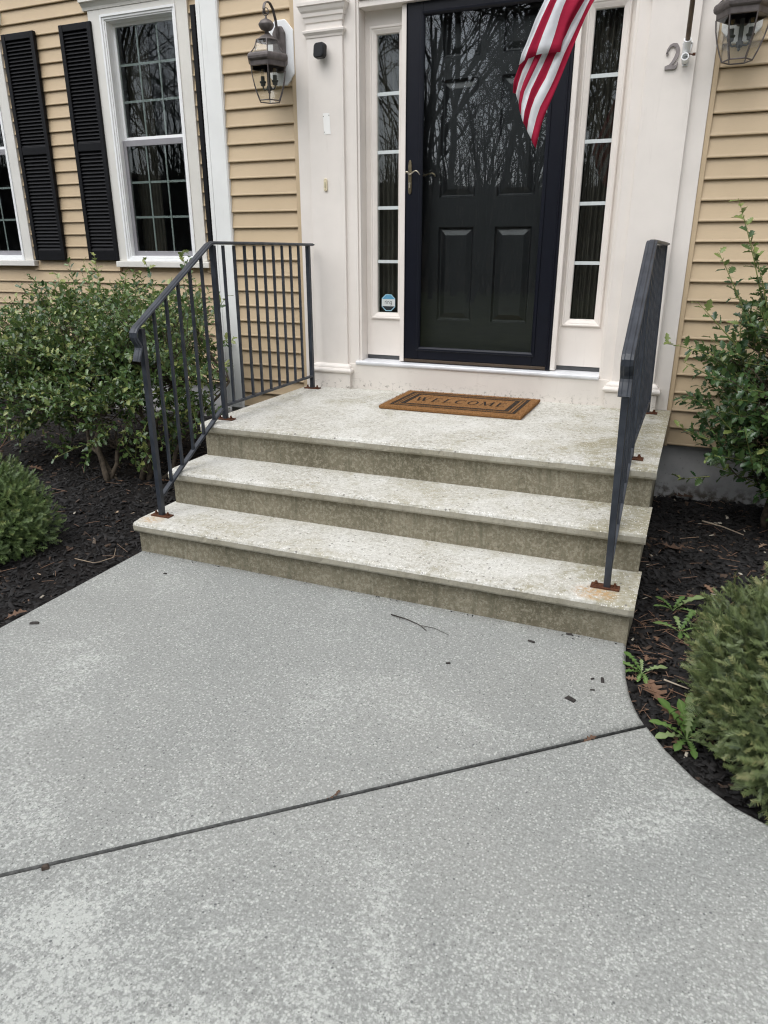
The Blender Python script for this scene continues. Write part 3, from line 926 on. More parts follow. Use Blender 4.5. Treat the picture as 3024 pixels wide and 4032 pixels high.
# ------------------------------------------------------------------ windows and shutters of the set-back wall
def window(dx, label):
    x0, x1 = WX0 + dx, WX1 + dx
    c = MB()
    cw = .118
    yo = LW - .030
    c.box(x0, x0 + cw, yo, LW + .02, 1.317, 3.165); c.box(x1 - .105, x1, yo, LW + .02, 1.317, 3.165)
    c.box(x0 + cw, x1 - .105, yo, LW + .02, 3.127, 3.165)
    w = obj('window', c, CASING, house, bevel=.003, label=label)
    h = MB()
    h.prism([(LW, 3.165), (yo - .005, 3.166), (yo - .010, 3.185), (yo - .030, 3.210), (yo - .045, 3.215), (yo - .045, 3.245), (LW, 3.255)], 0, x0 - .04, x1 + .04)
    obj('head_cornice', h, CASING, w)
    s = MB(); s.box(x0 + .012, x1 + .035, yo - .030, LW + .05, 1.268, 1.3155)
    obj('sill', s, CASING, w, bevel=.005)
    # white vinyl frame, stepped
    f = MB()
    fx0, fx1, fz0, fz1 = x0 + cw, x1 - .105, 1.317, 3.127
    f.mitre(fx0, fx1, fz0, fz1, [(0, yo + .002), (.0, yo - .006), (.016, yo - .006), (.017, yo + .003), (.032, yo + .003), (.033, yo + .012), (.043, yo + .012), (.044, yo + .06), (.05, yo + .09)])
    obj('frame', f, VINYL, w, normals=False)
    ix0, ix1, iz0, iz1 = fx0 + .028, fx1 - .06, fz0 + .022, fz1 - .05
    ix0, ix1 = fx0 + .042, fx1 - .042
    ymid = LW + .030
    zm0, zm1 = 2.207, 2.252
    # sashes
    for nm, za, zb, yy, st in (('upper_sash', zm1 - .02, fz1 - .042, ymid + .020, .024), ('lower_sash', fz0 + .042, zm1, ymid - .008, .036)):
        q = MB()
        wb = .045 if nm == 'upper_sash' else .040
        wt_ = .03 if nm == 'upper_sash' else .045
        q.frame(ix0, ix1, za, zb, yy, yy + .026, st, 0, wb=wb, wt=wt_)
        so_ = obj(nm, q, SASH if nm == 'lower_sash' else VINYL, w, bevel=.002)
        gx_0, gx_1, gz_0, gz_1 = ix0 + st, ix1 - st, za + wb, zb - wt_
        obj_pane = obj('pane', MB().box(gx_0, gx_1, yy + .008, yy + .013, gz_0, gz_1), GLASS, w)
        for k in (1, 2):
            xx = lerp(gx_0, gx_1, k / 3)
            obj('muntin', MB().box(xx - .007, xx + .007, yy + .0135, yy + .018, gz_0, gz_1), MUNTD, w)
            zz = lerp(gz_0, gz_1, k / 3)
            obj('muntin', MB().box(gx_0, gx_1, yy + .0185, yy + .022, zz - .0085, zz + .0085), MUNTD, w)
    return w
window(0, 'tall double-hung window beside the corner board')
window(DXW, 'double-hung window at the left edge')

SLATW = {}
def shutter(x0, x1, z0, z1, label):
    y0, y1 = LW - .050, LW - .018
    st = .040
    zm0, zm1 = z0 + .862, z0 + .925
    s = MB()
    s.box(x0, x0 + st, y0, y1, z0, z1); s.box(x1 - st, x1, y0, y1, z0, z1)
    s.box(x0 + st, x1 - st, y0 + .002, y1, z0, z0 + .085); s.box(x0 + st, x1 - st, y0 + .002, y1, zm0, zm1); s.box(x0 + st, x1 - st, y0 + .002, y1, z1 - .050, z1)
    o = obj('shutter', s, SHUT, house, bevel=.004, label=label)
    obj('back_panel', MB().box(x0 + st - .004, x1 - st + .004, y1 - .010, y1 - .003, z0 + .02, z1 - .02), SHUT, o)
    w = round(x1 - x0 - 2 * st, 3)
    if w not in SLATW:
        mb = MB(); mb.prism([(-.001, -.0105), (.002, -.0125), (.019, .0095), (.017, .012)], 0, 0, w)
        me = mesh_from('slat', mb, SHUT); fix_normals(me); SLATW[w] = me
    for (a, b, n) in ((z0 + .085, zm0, 27), (zm1, z1 - .050, 30)):
        for k in range(n):
            inst('slat', SLATW[w], o, (x0 + st, y0 + .006, lerp(a, b, (k + .5) / n)))
    return o
shutter(-2.598, -2.268, 1.320, 3.094, 'louvred shutter left of the whole window')
shutter(-3.232, -2.874, 1.318, 3.088, 'louvred shutter right of the cut-off window')
shutter(-1.318, -.988, 1.320, 3.100, 'louvred shutter half hidden by the corner board')

# ------------------------------------------------------------------ railings
RAILSEC = [(-.0205, .000), (-.0225, .004), (-.020, .0085), (-.012, .0095), (-.008, .0125), (.008, .0125), (.012, .0095), (.020, .0085), (.0225, .004), (.0205, .000), (.010, -.004), (-.010, -.004)]
def railing(x, top_x, label, name='handrail'):
    gz = lambda y: (STEPH[0] if y < -1.63 else STEPH[2]) + TX * (x - 1.17)
    t = thing(name, label, 'railing', (x, -1.0, gz(-1.0)), 'iron railings either side of the steps')
    ps = .0125
    P = [(-1.776, 1.078), (-1.177, 1.438), (-.158, 1.436)]
    lean = (top_x - x)
    X = lambda z: x + lean * (z - .53) / .9
    def bar(mb, y, z0, z1, h):
        v = []
        for z in (z0, z1):
            xx = X(z)
            v += [(xx - h, y - h, z), (xx + h, y - h, z), (xx + h, y + h, z), (xx - h, y + h, z)]
        mb.add(v, [(0, 3, 2, 1), (4, 5, 6, 7), (0, 1, 5, 4), (1, 2, 6, 5), (2, 3, 7, 6), (3, 0, 4, 7)])
    for (y, zt) in P:
        mb = MB(); bar(mb, y, gz(y) + .006, zt, ps)
        obj('post', mb, IRON, t, bevel=.0015)
        pl = MB(); pl.box(x - .055, x + .055, y - .022, y + .022, gz(y) + .0005, gz(y) + .0075)
        po = obj('base_plate', pl, RUST, t, bevel=.0015)
        for sx in (-.036, .036):
            b = MB(); b.lathe([(.011, 0), (.011, .002), (.0075, .0025), (.0075, .009), (.0055, .0095), (.0052, .016), (.001, .017)], (x + sx, y, gz(y) + .0075), 6)
            obj('bolt', b, RUST, po)
    # handrail: lamb's tongue, slope, level
    rail_path = [(-1.826, .938), (-1.818, .960), (-1.806, .985), (-1.801, 1.000), (-1.806, 1.016), (-1.820, 1.034), (-1.8275, 1.050), (-1.827, 1.066), (-1.817, 1.080), (-1.800, 1.092)]
    slope = [(lerp(-1.790, -1.215, q), lerp(1.0975, 1.440, q)) for q in np.linspace(0, 1, 8)]
    flat = [(-1.200, 1.446), (-1.185, 1.449), (-1.165, 1.4495), (-.9, 1.449), (-.5, 1.447), (-.105, 1.444)]
    mb = MB(); mb.sweep([(X(z), y, z - .004) for (y, z) in rail_path + slope + flat], [(a, b) for a, b in RAILSEC])
    obj('top_rail', mb, IRON, t)
    zr = lambda y: np.interp(y, [-1.776, -1.19, -.16], [.256, .602, .613])
    br = [(X(zr(y)), y, float(zr(y))) for y in (-1.764, -1.5, -1.205, -1.190)]
    mb = MB(); mb.sweep(br[:3], [(-.012, -.006), (.012, -.006), (.012, .006), (-.012, .006)])
    obj('lower_rail', mb, IRON, t, bevel=.001)
    mb = MB(); mb.sweep([(X(.606), -1.165, .606), (X(.612), -.170, .613)], [(-.012, -.006), (.012, -.006), (.012, .006), (-.012, .006)])
    obj('lower_rail', mb, IRON, t, bevel=.001)
    ztop = lambda y: np.interp(y, [-1.80, -1.2, -.1], [1.090, 1.444, 1.442]) - .006
    ys = [-1.680, -1.583, -1.484, -1.384, -1.284] + [-1.085 + .1005 * k for k in range(9)]
    for y in ys:
        mb = MB(); bar(mb, y, float(zr(y)), float(ztop(y)), .0064)
        obj('baluster', mb, IRON, t)
    return t
railing(.0824, .0824, 'dark iron railing in front of the holly, left side of the steps')
railing(2.236, 2.220, 'dark iron railing seen nearly end-on, right side of the steps')

# ------------------------------------------------------------------ wall lanterns
def lantern(cx, label, bare_top):
    cy, z0 = -.185, 2.252
    t = thing('wall_lantern', label, 'lantern', (cx, 0, z0), 'lanterns flanking the door')
    b = MB()
    bw, ch = .090, .055
    pr = [(cx - bw + ch, 2.365), (cx + bw - ch, 2.365), (cx + bw, 2.365 + ch * 1.05), (cx + bw, 2.712 - ch * 1.05), (cx + bw - ch, 2.712), (cx - bw + ch, 2.712), (cx - bw, 2.712 - ch * 1.05), (cx - bw, 2.365 + ch * 1.05)]
    b.prism(pr, 1, -.032, -.002)
    obj('mounting_block', b, VINYL, t, bevel=.004)
    b = MB(); w = .042; ch = .02
    pr = [(cx - w + ch, 2.43), (cx + w - ch, 2.43), (cx + w, 2.43 + .04), (cx + w, 2.64), (cx + w - ch, 2.675), (cx - w + ch, 2.675), (cx - w, 2.64), (cx - w, 2.47)]
    b.prism(pr, 1, -.055, -.0325)
    obj('back_plate', b, BRONZE, t, bevel=.008)
    a = MB()
    arm = [(cx, -.052, 2.595), (cx, -.062, 2.64), (cx, -.075, 2.70), (cx, -.100, 2.748), (cx, -.135, 2.772), (cx, -.165, 2.772), (cx, -.192, 2.757), (cx, -.205, 2.732), (cx, -.200, 2.712), (cx, -.185, 2.705), (cx, -.174, 2.714)]
    a.sweep([tuple(q) for q in resample(arm, 30)], [(-.008, -.0022), (.008, -.0022), (.008, .0022), (-.008, .0022)])
    a.tube([(cx, -.055, 2.585), (cx, -.12, 2.598), (cx, -.17, 2.615)], .0055, 8)
    obj('arm', a, BRONZE, t)
    rg = MB(); rg.tube([(cx + .019 * math.sin(q), cy, 2.716 + .019 * math.cos(q)) for q in np.linspace(0, 6.283, 20)], .0026, 6, cap=False)
    obj('ring', rg, BRONZE, t, smooth=True)
    H = lambda r: r
    f = MB()
    f.lathe([(.004, .448), (.006, .436), (.007, .430), (.018, .426), (.033, .418), (.042, .406), (.0455, .401), (.0455, .397), (.041, .386), (.031, .374), (.016, .368), (.011, .364), (.010, .340)], (cx, cy, z0), 20)
    obj('finial', f, BRONZE, t, smooth=True)
    d = MB(); d.lathe([(.010, .352), (.018, .349), (.032, .342), (.045, .332), (.054, .324), (.064, .321), (.066, .317), (.064, .313)], (cx, cy, z0), 20)
    obj('dome', d, BRONZE, t, smooth=True)
    rot = 0.0            # a hexagon with a flat towards the street
    hx = [math.radians(60 * k) + rot for k in range(6)]
    def ringpts(r, z): return [(cx + r * math.cos(q), cy + r * math.sin(q), z0 + z) for q in hx]
    band = MB()
    band.lathe([(.117, .176), (.119, .203), (.127, .205), (.133, .212), (.135, .223), (.133, .234), (.127, .241), (.117, .244), (.108, .238), (.108, .176)], (cx, cy, z0), 6, rot=rot)
    obj('band', band, BRONZE, t, bevel=.003)
    roof = [(.132, .238), (.108, .262), (.092, .286 - .008), (.080, .276 + .0), ]
    roofp = [(.117, .242), (.099, .258), (.085, .276), (.076, .297), (.070, .316)]
    body = [(.066, .004), (.083, .042), (.098, .084), (.110, .131), (.116, .178)]
    for (prof, n0) in ((roofp, 'roof_pane'), (body, 'side_pane')):
        for k in range(6):
            mb = MB(); v = []; fcs = []
            for (r, z) in prof:
                q = ringpts(r - .003, z); v += [q[k], q[(k + 1) % 6]]
            for i in range(len(prof) - 1): fcs.append((2 * i, 2 * i + 1, 2 * i + 3, 2 * i + 2))
            mb.add(v, fcs); obj(n0, mb, LGLASS, t, normals=False)
    for k in range(6):
        mb = MB()
        mb.tube([ringpts(r, z)[k] for r, z in body], .0032, 6)
        obj('rib', mb, DARK if False else BRONZE, t)
        mb = MB(); mb.tube([ringpts(r, z)[k] for r, z in roofp], .003, 6)
        obj('rib', mb, BRONZE, t)
    mb = MB()
    q = ringpts(.066, .004)
    for k in range(6): mb.tube([q[k], q[(k + 1) % 6]], .0034, 6)
    obj('foot_ring', mb, BRONZE, t)
    # candle cluster
    c = MB()
    c.lathe([(.012, .060), (.016, .066), (.016, .082), (.010, .086), (.010, .20)], (cx, cy, z0), 12)
    c.lathe([(.002, .044), (.008, .050), (.006, .060)], (cx, cy, z0), 10)
    obj('cluster_hub', c, DARK, t, smooth=False)
    for sx in (-1, 1):
        c = MB()
        c.tube([tuple(q) for q in resample([(cx + sx * .010, cy, z0 + .070), (cx + sx * .030, cy, z0 + .066), (cx + sx * .040, cy, z0 + .074), (cx + sx * .042, cy, z0 + .088)], 10)], .0042, 8)
        c.lathe([(.008, .086), (.014, .088), (.015, .100), (.020, .108), (.019, .112), (.0115, .112), (.0115, .138), (.009, .138)], (cx + sx * .042, cy, z0), 14)
        ca = obj('candle_holder', c, DARK, t, smooth=False)
        g_ = MB(); g_.lathe([(.008, .138), (.0085, .146), (.013, .160), (.0165, .174), (.0165, .184), (.013, .202), (.007, .222), (.002, .236)], (cx + sx * .042, cy, z0), 12)
        bo = obj('bulb', g_, BULB, t, smooth=True, normals=True)
        fl = MB()
        for (ax, ay) in ((.005, 0), (-.005, 0), (0, .005), (0, -.005)):
            fl.tube([(cx + sx * .042 + ax, cy + ay, z0 + .158), (cx + sx * .042 + ax * .8, cy + ay * .8, z0 + .198)], .0011, 4)
        obj('filament', fl, FIL, bo)
    return t
lantern(-.127, 'bronze wall lantern on a white block, whole, left of the door', True)
lantern(2.437, 'bronze wall lantern cut off by the frame, right of the door', False)

# ------------------------------------------------------------------ small things on the surround
def rounded(w, h, r, n=5):
    P = []
    for (cx, cz, a0) in ((w / 2 - r, h / 2 - r, 0), (-w / 2 + r, h / 2 - r, 90), (-w / 2 + r, -h / 2 + r, 180), (w / 2 - r, -h / 2 + r, 270)):
        for i in range(n + 1):
            a = R(a0 + 90 * i / n); P.append((cx + r * math.cos(a), cz + r * math.sin(a)))
    return P
t = thing('security_camera', 'small black rounded-square camera high on the left pilaster', 'camera', (.155, -.056, 2.515))
cq = Matrix.Translation((.176, -.098, 2.512)) @ Matrix.Rotation(R(-10), 4, 'Z') @ Matrix.Rotation(R(-8), 4, 'X')
def cam_part(name, w, h, r_, ya, yb, bev):
    mb = MB(); mb.prism(rounded(w, h, r_), 1, ya, yb)
    mb.v = [tuple(cq @ Vector(q)) for q in mb.v]
    return obj(name, mb, BLACKP, t, bevel=bev)
cam_part('body', .076, .080, .020, -.016, .018, .004)
cam_part('lens_window', .062, .066, .015, -.0175, -.0155, 0)
mb = MB(); mb.tube([(.160, -.057, 2.506), (.170, -.085, 2.510)], .011, 10); mb.tube([(.160, -.0565, 2.506), (.160, -.061, 2.506)], .020, 14)
obj('mount', mb, BLACKP, t)
t = thing('doorbell', 'small yellowed doorbell button low on the left pilaster', 'doorbell', (.172, -.056, 1.795))
mb = MB(); mb.prism([(.172 + a, 1.795 + b) for a, b in rounded(.024, .074, .011)], 1, -.066, -.056); obj('body', mb, IVORY, t, bevel=.003)
mb = MB(); mb.box(.166, .178, -.0695, -.0655, 1.780, 1.811); obj('button', mb, plain('bell_button', (.50, .45, .30), .35), t, bevel=.002)
mb = MB(); mb.lathe([(.003, 0), (.002, .001)], (.172, -.066, 1.824), 6); mb.lathe([(.003, 0), (.002, .001)], (.172, -.066, 1.767), 6); obj('screw', mb, RUST, t)

# house number 2
t = None
def stroke2d(path, widths):
    P = resample(path, 40); n = len(P); v0, v1 = [], []
    W = np.interp(np.linspace(0, 1, n), np.linspace(0, 1, len(widths)), widths)
    for i in range(n):
        d = P[min(i + 1, n - 1)] - P[max(i - 1, 0)]; d = d / (np.linalg.norm(d) + 1e-9); nn = np.array([-d[1], d[0]])
        v0.append(P[i] + nn * W[i] / 2); v1.append(P[i] - nn * W[i] / 2)
    return v0, v1
def extrude_strip(mb, v0, v1, ya, yb, ox, oz, sx=1, sz=1, mat=0):
    n = len(v0); v = []
    for y in (ya, yb):
        for q in v0: v.append((ox + q[0] * sx, y, oz + q[1] * sz))
        for q in v1: v.append((ox + q[0] * sx, y, oz + q[1] * sz))
    f = []
    for i in range(n - 1):
        f.append((i, i + 1, n + i + 1, n + i)); f.append((2 * n + i, 3 * n + i, 3 * n + i + 1, 2 * n + i + 1))
        f.append((i, 2 * n + i, 2 * n + i + 1, i + 1)); f.append((n + i, n + i + 1, 3 * n + i + 1, 3 * n + i))
    mb.add(v, f, mat)
mb = MB()
arc = [(-.38, .62), (-.34, .78), (-.18, .95), (.04, 1.0), (.26, .95), (.40, .78), (.40, .60), (.28, .42), (.08, .22), (-.18, .06), (-.36, .0)]
v0, v1 = stroke2d(arc, [.10, .11, .11, .13, .22, .27, .26, .20, .15, .13, .12]); extrude_strip(mb, v0, v1, -.066, -.0575, 2.134, 2.272, .066, .104)
v0, v1 = stroke2d([(-.42, .03), (-.1, .07), (.1, .05), (.30, .04), (.42, .10), (.47, .24)], [.14, .19, .20, .18, .12, .05]); extrude_strip(mb, v0, v1, -.0668, -.0575, 2.134, 2.272, .066, .104)
mb.lathe([(.0001, 0), (.006, 0), (.006, .0085), (.0001, .0085)], (0, 0, 0), 10)
vs = mb.v[-40:]
for i in range(len(mb.v) - 40, len(mb.v)):
    x, y, z = mb.v[i]; mb.v[i] = (2.134 - .022 + x, -.0575 - z, 2.272 + .066 + y)
o = tag(obj('house_number', mb, NUMBER, None, loc=(2.134, -.056, 2.272)), 'grey metal numeral 2 on the right pilaster beside the flag bracket', 'house number')

# flag bracket, pole and flag
BR = (2.201, -.056, 2.33)
t = thing('flag_bracket', 'white two-socket flagpole bracket beside the house number', 'bracket', BR)
mb = MB()
pr = [(-.024, .052), (.024, .052), (.016, -.010), (.013, -.052), (-.013, -.052), (-.016, -.010)]
mb.prism([(BR[0] + a, BR[2] + b) for a, b in pr], 1, -.0635, -.0565)
obj('plate', mb, VINYL, t, bevel=.002)
pole_d = Vector((.04, -.72, .70)).normalized()
mb = MB(); a = Vector((2.200, -.075, 2.330)); mb.tube([a, a + pole_d * .070], .0185, 14)
obj('socket', mb, VINYL, t)
mb = MB(); a2 = Vector((2.200, -.066, 2.302)); dd = Vector((0, -1, .12)).normalized()
L_ = 14; v = []; f = []
for (r_, q) in ((.018, 0), (.018, .055), (.0135, .055), (.0135, .012)):
    for k in range(L_):
        th = 6.283 * k / L_; up = Vector((1, 0, 0)); up2 = dd.cross(up)
        v.append(a2 + dd * q + (up * math.cos(th) + up2 * math.sin(th)) * r_)
for i in range(3):
    for k in range(L_): f.append((i * L_ + k, i * L_ + (k + 1) % L_, (i + 1) * L_ + (k + 1) % L_, (i + 1) * L_ + k))
f.append(tuple(3 * L_ + k for k in range(L_)))
mb.add(v, f); obj('spare_socket', mb, VINYL, t)
mb = MB()
mb.tube([(2.212, -.10, 2.322), (2.236, -.10, 2.318)], .003, 6); mb.box(2.232, 2.246, -.102, -.098, 2.312, 2.325)
obj('thumb_screw', mb, RUST, t)
for (x, z) in ((-.018, .044), (.018, .044), (0, -.044)):
    mb = MB(); mb.tube([(BR[0] + x, -.0635, BR[2] + z), (BR[0] + x, -.066, BR[2] + z)], .004, 8); obj('screw', mb, GASKET, t)
mb = MB(); p0 = a + pole_d * .02; p1 = a + pole_d * 1.55; mb.tube([p0, p1], .0115, 12); mb.lathe([(.004, 0), (.018, .008), (.022, .02), (.016, .034), (.003, .040)], tuple(p1), 12)
tag(obj('flagpole', mb, plain('flagpole_wood', (.12, .085, .055), .5, .4, var=.3, scale=25), smooth=True, loc=tuple(a)), 'slim brown flagpole slanting up out of the bracket', 'flagpole')
FL = {'F0': [(1.573, 2.514), (1.535, 2.441), (1.502, 2.351), (1.473, 2.287), (1.469, 2.255)],
'F1': [(1.604, 2.51), (1.568, 2.444), (1.54, 2.385), (1.511, 2.322), (1.495, 2.275)],
'F2': [(1.632, 2.507), (1.604, 2.437), (1.583, 2.387), (1.563, 2.336), (1.549, 2.29)],
'F3': [(1.669, 2.503), (1.647, 2.439), (1.634, 2.379), (1.62, 2.331), (1.607, 2.293)],
'F4': [(1.74, 2.496), (1.709, 2.448), (1.685, 2.402), (1.672, 2.351), (1.663, 2.293)],
'B0': [(1.545, 2.462), (1.502, 2.351), (1.467, 2.252), (1.444, 2.208), (1.442, 2.143)],
'B1': [(1.57, 2.459), (1.538, 2.357), (1.5, 2.272), (1.473, 2.222), (1.456, 2.138)],
'B2': [(1.596, 2.457), (1.564, 2.355), (1.532, 2.283), (1.506, 2.229), (1.473, 2.16), (1.469, 2.096)],
'B3': [(1.628, 2.453), (1.597, 2.352), (1.567, 2.287), (1.536, 2.224), (1.497, 2.145), (1.483, 2.077), (1.485, 2.047)],
'B4': [(1.664, 2.45), (1.626, 2.349), (1.598, 2.29), (1.566, 2.225), (1.527, 2.147), (1.505, 2.062), (1.501, 2.01)],
'B5': [(1.747, 2.495), (1.701, 2.419), (1.673, 2.354), (1.636, 2.289), (1.598, 2.197), (1.555, 2.128), (1.526, 2.047), (1.521, 1.974)],
'B6': [(1.773, 2.492), (1.748, 2.441), (1.713, 2.369), (1.674, 2.289), (1.635, 2.181), (1.571, 2.058), (1.544, 1.935)],
'B7': [(1.797, 2.49), (1.761, 2.419), (1.724, 2.328), (1.646, 2.135), (1.593, 2.01), (1.572, 1.891)]}
FY = -1.12; FK = (FY - CAM.y) / (-.5 - CAM.y)
FL = {k: [(CAM.x + (x - CAM.x) * FK, CAM.z + (z - CAM.z) * FK) for x, z in v] for k, v in FL.items()}
def m_cloth(name, col):
    n = NT(name)
    c = n.mix(n.ramp(n.noise(14, 5), .3, .7), tuple(q * .9 for q in col), tuple(min(1, q * 1.06) for q in col))
    n.bump(n.noise(34, 4, .6, n.scale(n.pos, (.7, .7, 2.4))), .35, .004)
    n.done(c, .8, .2)
    tl = n.t.nodes.new('ShaderNodeBsdfTranslucent'); n.L(c, tl.inputs[0])
    mx = n.t.nodes.new('ShaderNodeMixShader'); mx.inputs[0].default_value = .3
    n.L(n.p.outputs[0], mx.inputs[1]); n.L(tl.outputs[0], mx.inputs[2]); n.L(mx.outputs[0], n.out.inputs[0])
    return n.mat
FRED, FWHT, FBLU = m_cloth('flag_red', (.42, .018, .055)), m_cloth('flag_white', (.80, .81, .83)), m_cloth('flag_blue', (.02, .03, .12))
fm = MB()
def to_pole(q, s):
    """carry a stripe edge from the frame's top on up to the pole"""
    return q
def sheet(keys, cols, y0, wav, ph, up_to):
    lines = []
    for i, k in enumerate(keys):
        L = [(x, z) for x, z in FL[k]]
        x0_, z0_ = L[0]
        # above the picture the cloth gathers towards the pole
        s = i / (len(keys) - 1)
        top = up_to(s)
        pre = [(top[0], top[2], top[1])]
        midp = (lerp(x0_, top[0], .45) - .02, lerp(z0_, top[2], .5), lerp(y0, top[1], .45))
        pts = [pre[0], midp] + [(x, z, y0) for x, z in L]
        lines.append(resample(pts, 34))
    n = 34; sub = 4
    fine = []
    for i in range(len(lines) - 1):
        for q in range(sub):
            fine.append(lines[i] * (1 - q / sub) + lines[i + 1] * (q / sub))
    fine.append(lines[-1])
    v = []
    for i, Lq in enumerate(fine):
        for j in range(n):
            x, z, y = Lq[j]
            y2 = y + wav * math.sin(i * 1.15 + j * .16 + ph) + .006 * math.sin(i * .5 - j * .45 + ph)
            v.append((x, y2, z))
    f = []; mm = []
    for i in range(len(fine) - 1):
        for j in range(n - 1):
            f.append((i * n + j, (i + 1) * n + j, (i + 1) * n + j + 1, i * n + j + 1)); mm.append(cols[i // sub])
    o = len(fm.v); fm.v += v; fm.f += [tuple(q + o for q in w) for w in f]; fm.m += mm
up_f = lambda s: tuple(a + pole_d * (1.46 - .55 * s))
sheet(['B0', 'B1', 'B2', 'B3', 'B4', 'B5', 'B6', 'B7'], [0, 1, 0, 1, 0, 1, 0], FY + .012, .006, 0, lambda s: tuple(a + pole_d * (1.40 - .62 * s)))
sheet(['F0', 'F1', 'F2', 'F3', 'F4'], [1, 0, 1, 0], FY - .012, .004, 1.3, lambda s: tuple(a + pole_d * (1.42 - .50 * s) + Vector((0, -.012, 0))))
fl = obj('flag', fm, [FRED, FWHT, FBLU], None, smooth=True, loc=(1.70, FY, 1.83), normals=False)
sol = fl.modifiers.new('cloth', 'SOLIDIFY'); sol.thickness = .0012
tag(fl, 'folded red and white striped flag hanging in front of the door', 'flag')

# sticker on the left sidelight
t = thing('window_sticker', 'blue and white octagonal security sticker low on the left sidelight', 'sticker', (.5445, .070, 1.087))
def octo(w, h, c): return [(-w + c, -h), (w - c, -h), (w, -h + c * .95), (w, h - c * .95), (w - c, h), (-w + c, h), (-w, h - c * .95), (-w, -h + c * .95)]
SB = plain('sticker_blue', (.10, .30, .46), .4, var=.02); SBL = plain('sticker_edge', (.30, .50, .60), .4, var=.02); SW = plain('sticker_white', (.58, .61, .60), .4, var=.02); SK = plain('sticker_black', (.018, .025, .03), .4, var=.02)
cxs, czs, W_, H_, C_ = .5445, 1.087, .0475, .053, .028
yk = .0705
obj('edge', MB().prism([(cxs + x, czs + z) for x, z in octo(W_, H_, C_)], 1, yk, yk + .0008), SBL, t)
w2, h2, c2 = W_ - .004, H_ - .005, C_ - .001
mb = MB(); mb.add([(cxs + x, yk - .0005, czs + z) for x, z in [(-w2, h2 - c2 * .95), (w2, h2 - c2 * .95), (w2 - c2, h2), (-w2 + c2, h2)]], [(0, 1, 2, 3)]); obj('blue_band', mb, SB, t, normals=False)
mb = MB(); mb.add([(cxs + x, yk - .0005, czs + z) for x, z in [(-W_ + .001, -h2 + c2 * .95), (W_ - .001, -h2 + c2 * .95), (W_ - .001, h2 - c2 * .95), (-W_ + .001, h2 - c2 * .95)]], [(0, 1, 2, 3)]); obj('white_band', mb, SW, t, normals=False)
mb = MB(); mb.add([(cxs + x, yk - .0005, czs + z) for x, z in [(-w2 + c2, -h2), (w2 - c2, -h2), (w2, -h2 + c2 * .95), (-w2, -h2 + c2 * .95)]], [(0, 1, 2, 3)]); obj('black_band', mb, SK, t, normals=False)
mb = MB()
def txt(path, x, w=.10, s=.024):
    v0, v1 = stroke2d(path, [w]); extrude_strip(mb, v0, v1, yk - .0012, yk - .0008, cxs + x, czs - .008, s, s)
txt([(0, 0), (0, .62), (.02, .72)], -.0235); txt([(0, .45), (.06, .62), (.16, .70), (.30, .70)], -.0235)
txt([(0, 0), (0, .72)], -.0120); txt([(0, .88), (0, .98)], -.0120)
txt([(0, 0), (0, .72)], -.0050); txt([(0, .45), (.08, .64), (.24, .70), (.40, .62), (.46, .45), (.46, 0)], -.0050)
txt([(.48, .70), (.48, -.15), (.40, -.28), (.22, -.32), (.06, -.26)], .0115); txt([(.48, .35), (.42, .60), (.24, .70), (.07, .60), (.0, .35), (.07, .10), (.24, .0), (.42, .10), (.48, .35)], .0115)
obj('lettering', mb, SK, t)

# doormat
MX0, MX1, MY0, MY1, MZ = .762, 1.612, -.600, -.085, STEPH[2]
t = thing('doormat', 'tan coir doormat with dark borders reading WELCOME', 'doormat', ((MX0 + MX1) / 2, (MY0 + MY1) / 2, MZ))
COIR = plain('coir', (.230, .118, .048), .95, .1, var=.25, scale=120, bump=.9, bscale=260)
INK = plain('mat_black_print', (.034, .026, .020), .95, .1, var=.4, scale=90)
INKF = plain('mat_thin_print', (.075, .05, .028), .95, .1, var=.4, scale=90)
zf = lambda x: MZ + TX * (x - 1.17)
mb = MB(); mb.box(MX0, MX1, MY0, MY1, MZ + .001, MZ + .0215)
obj('pad', mb, COIR, t, bevel=.006)
def rect_line(ins, w, mat, name, wx=None):
    m_ = MB(); z = MZ + .0232
    wx = wx or w
    x0, x1, y0, y1 = MX0 + ins, MX1 - ins, MY0 + ins, MY1 - ins
    m_.box(x0, x0 + wx, y0, y1, z - .003, z); m_.box(x1 - wx, x1, y0, y1, z - .003, z)
    m_.box(x0 + wx, x1 - wx, y0, y0 + w, z - .003, z); m_.box(x0 + wx, x1 - wx, y1 - w, y1, z - .003, z)
    return obj(name, m_, mat, t)
rect_line(.048, .014, INK, 'border', .020); rect_line(.078, .006, INKF, 'border', .008); rect_line(.098, .020, INK, 'border', .026)
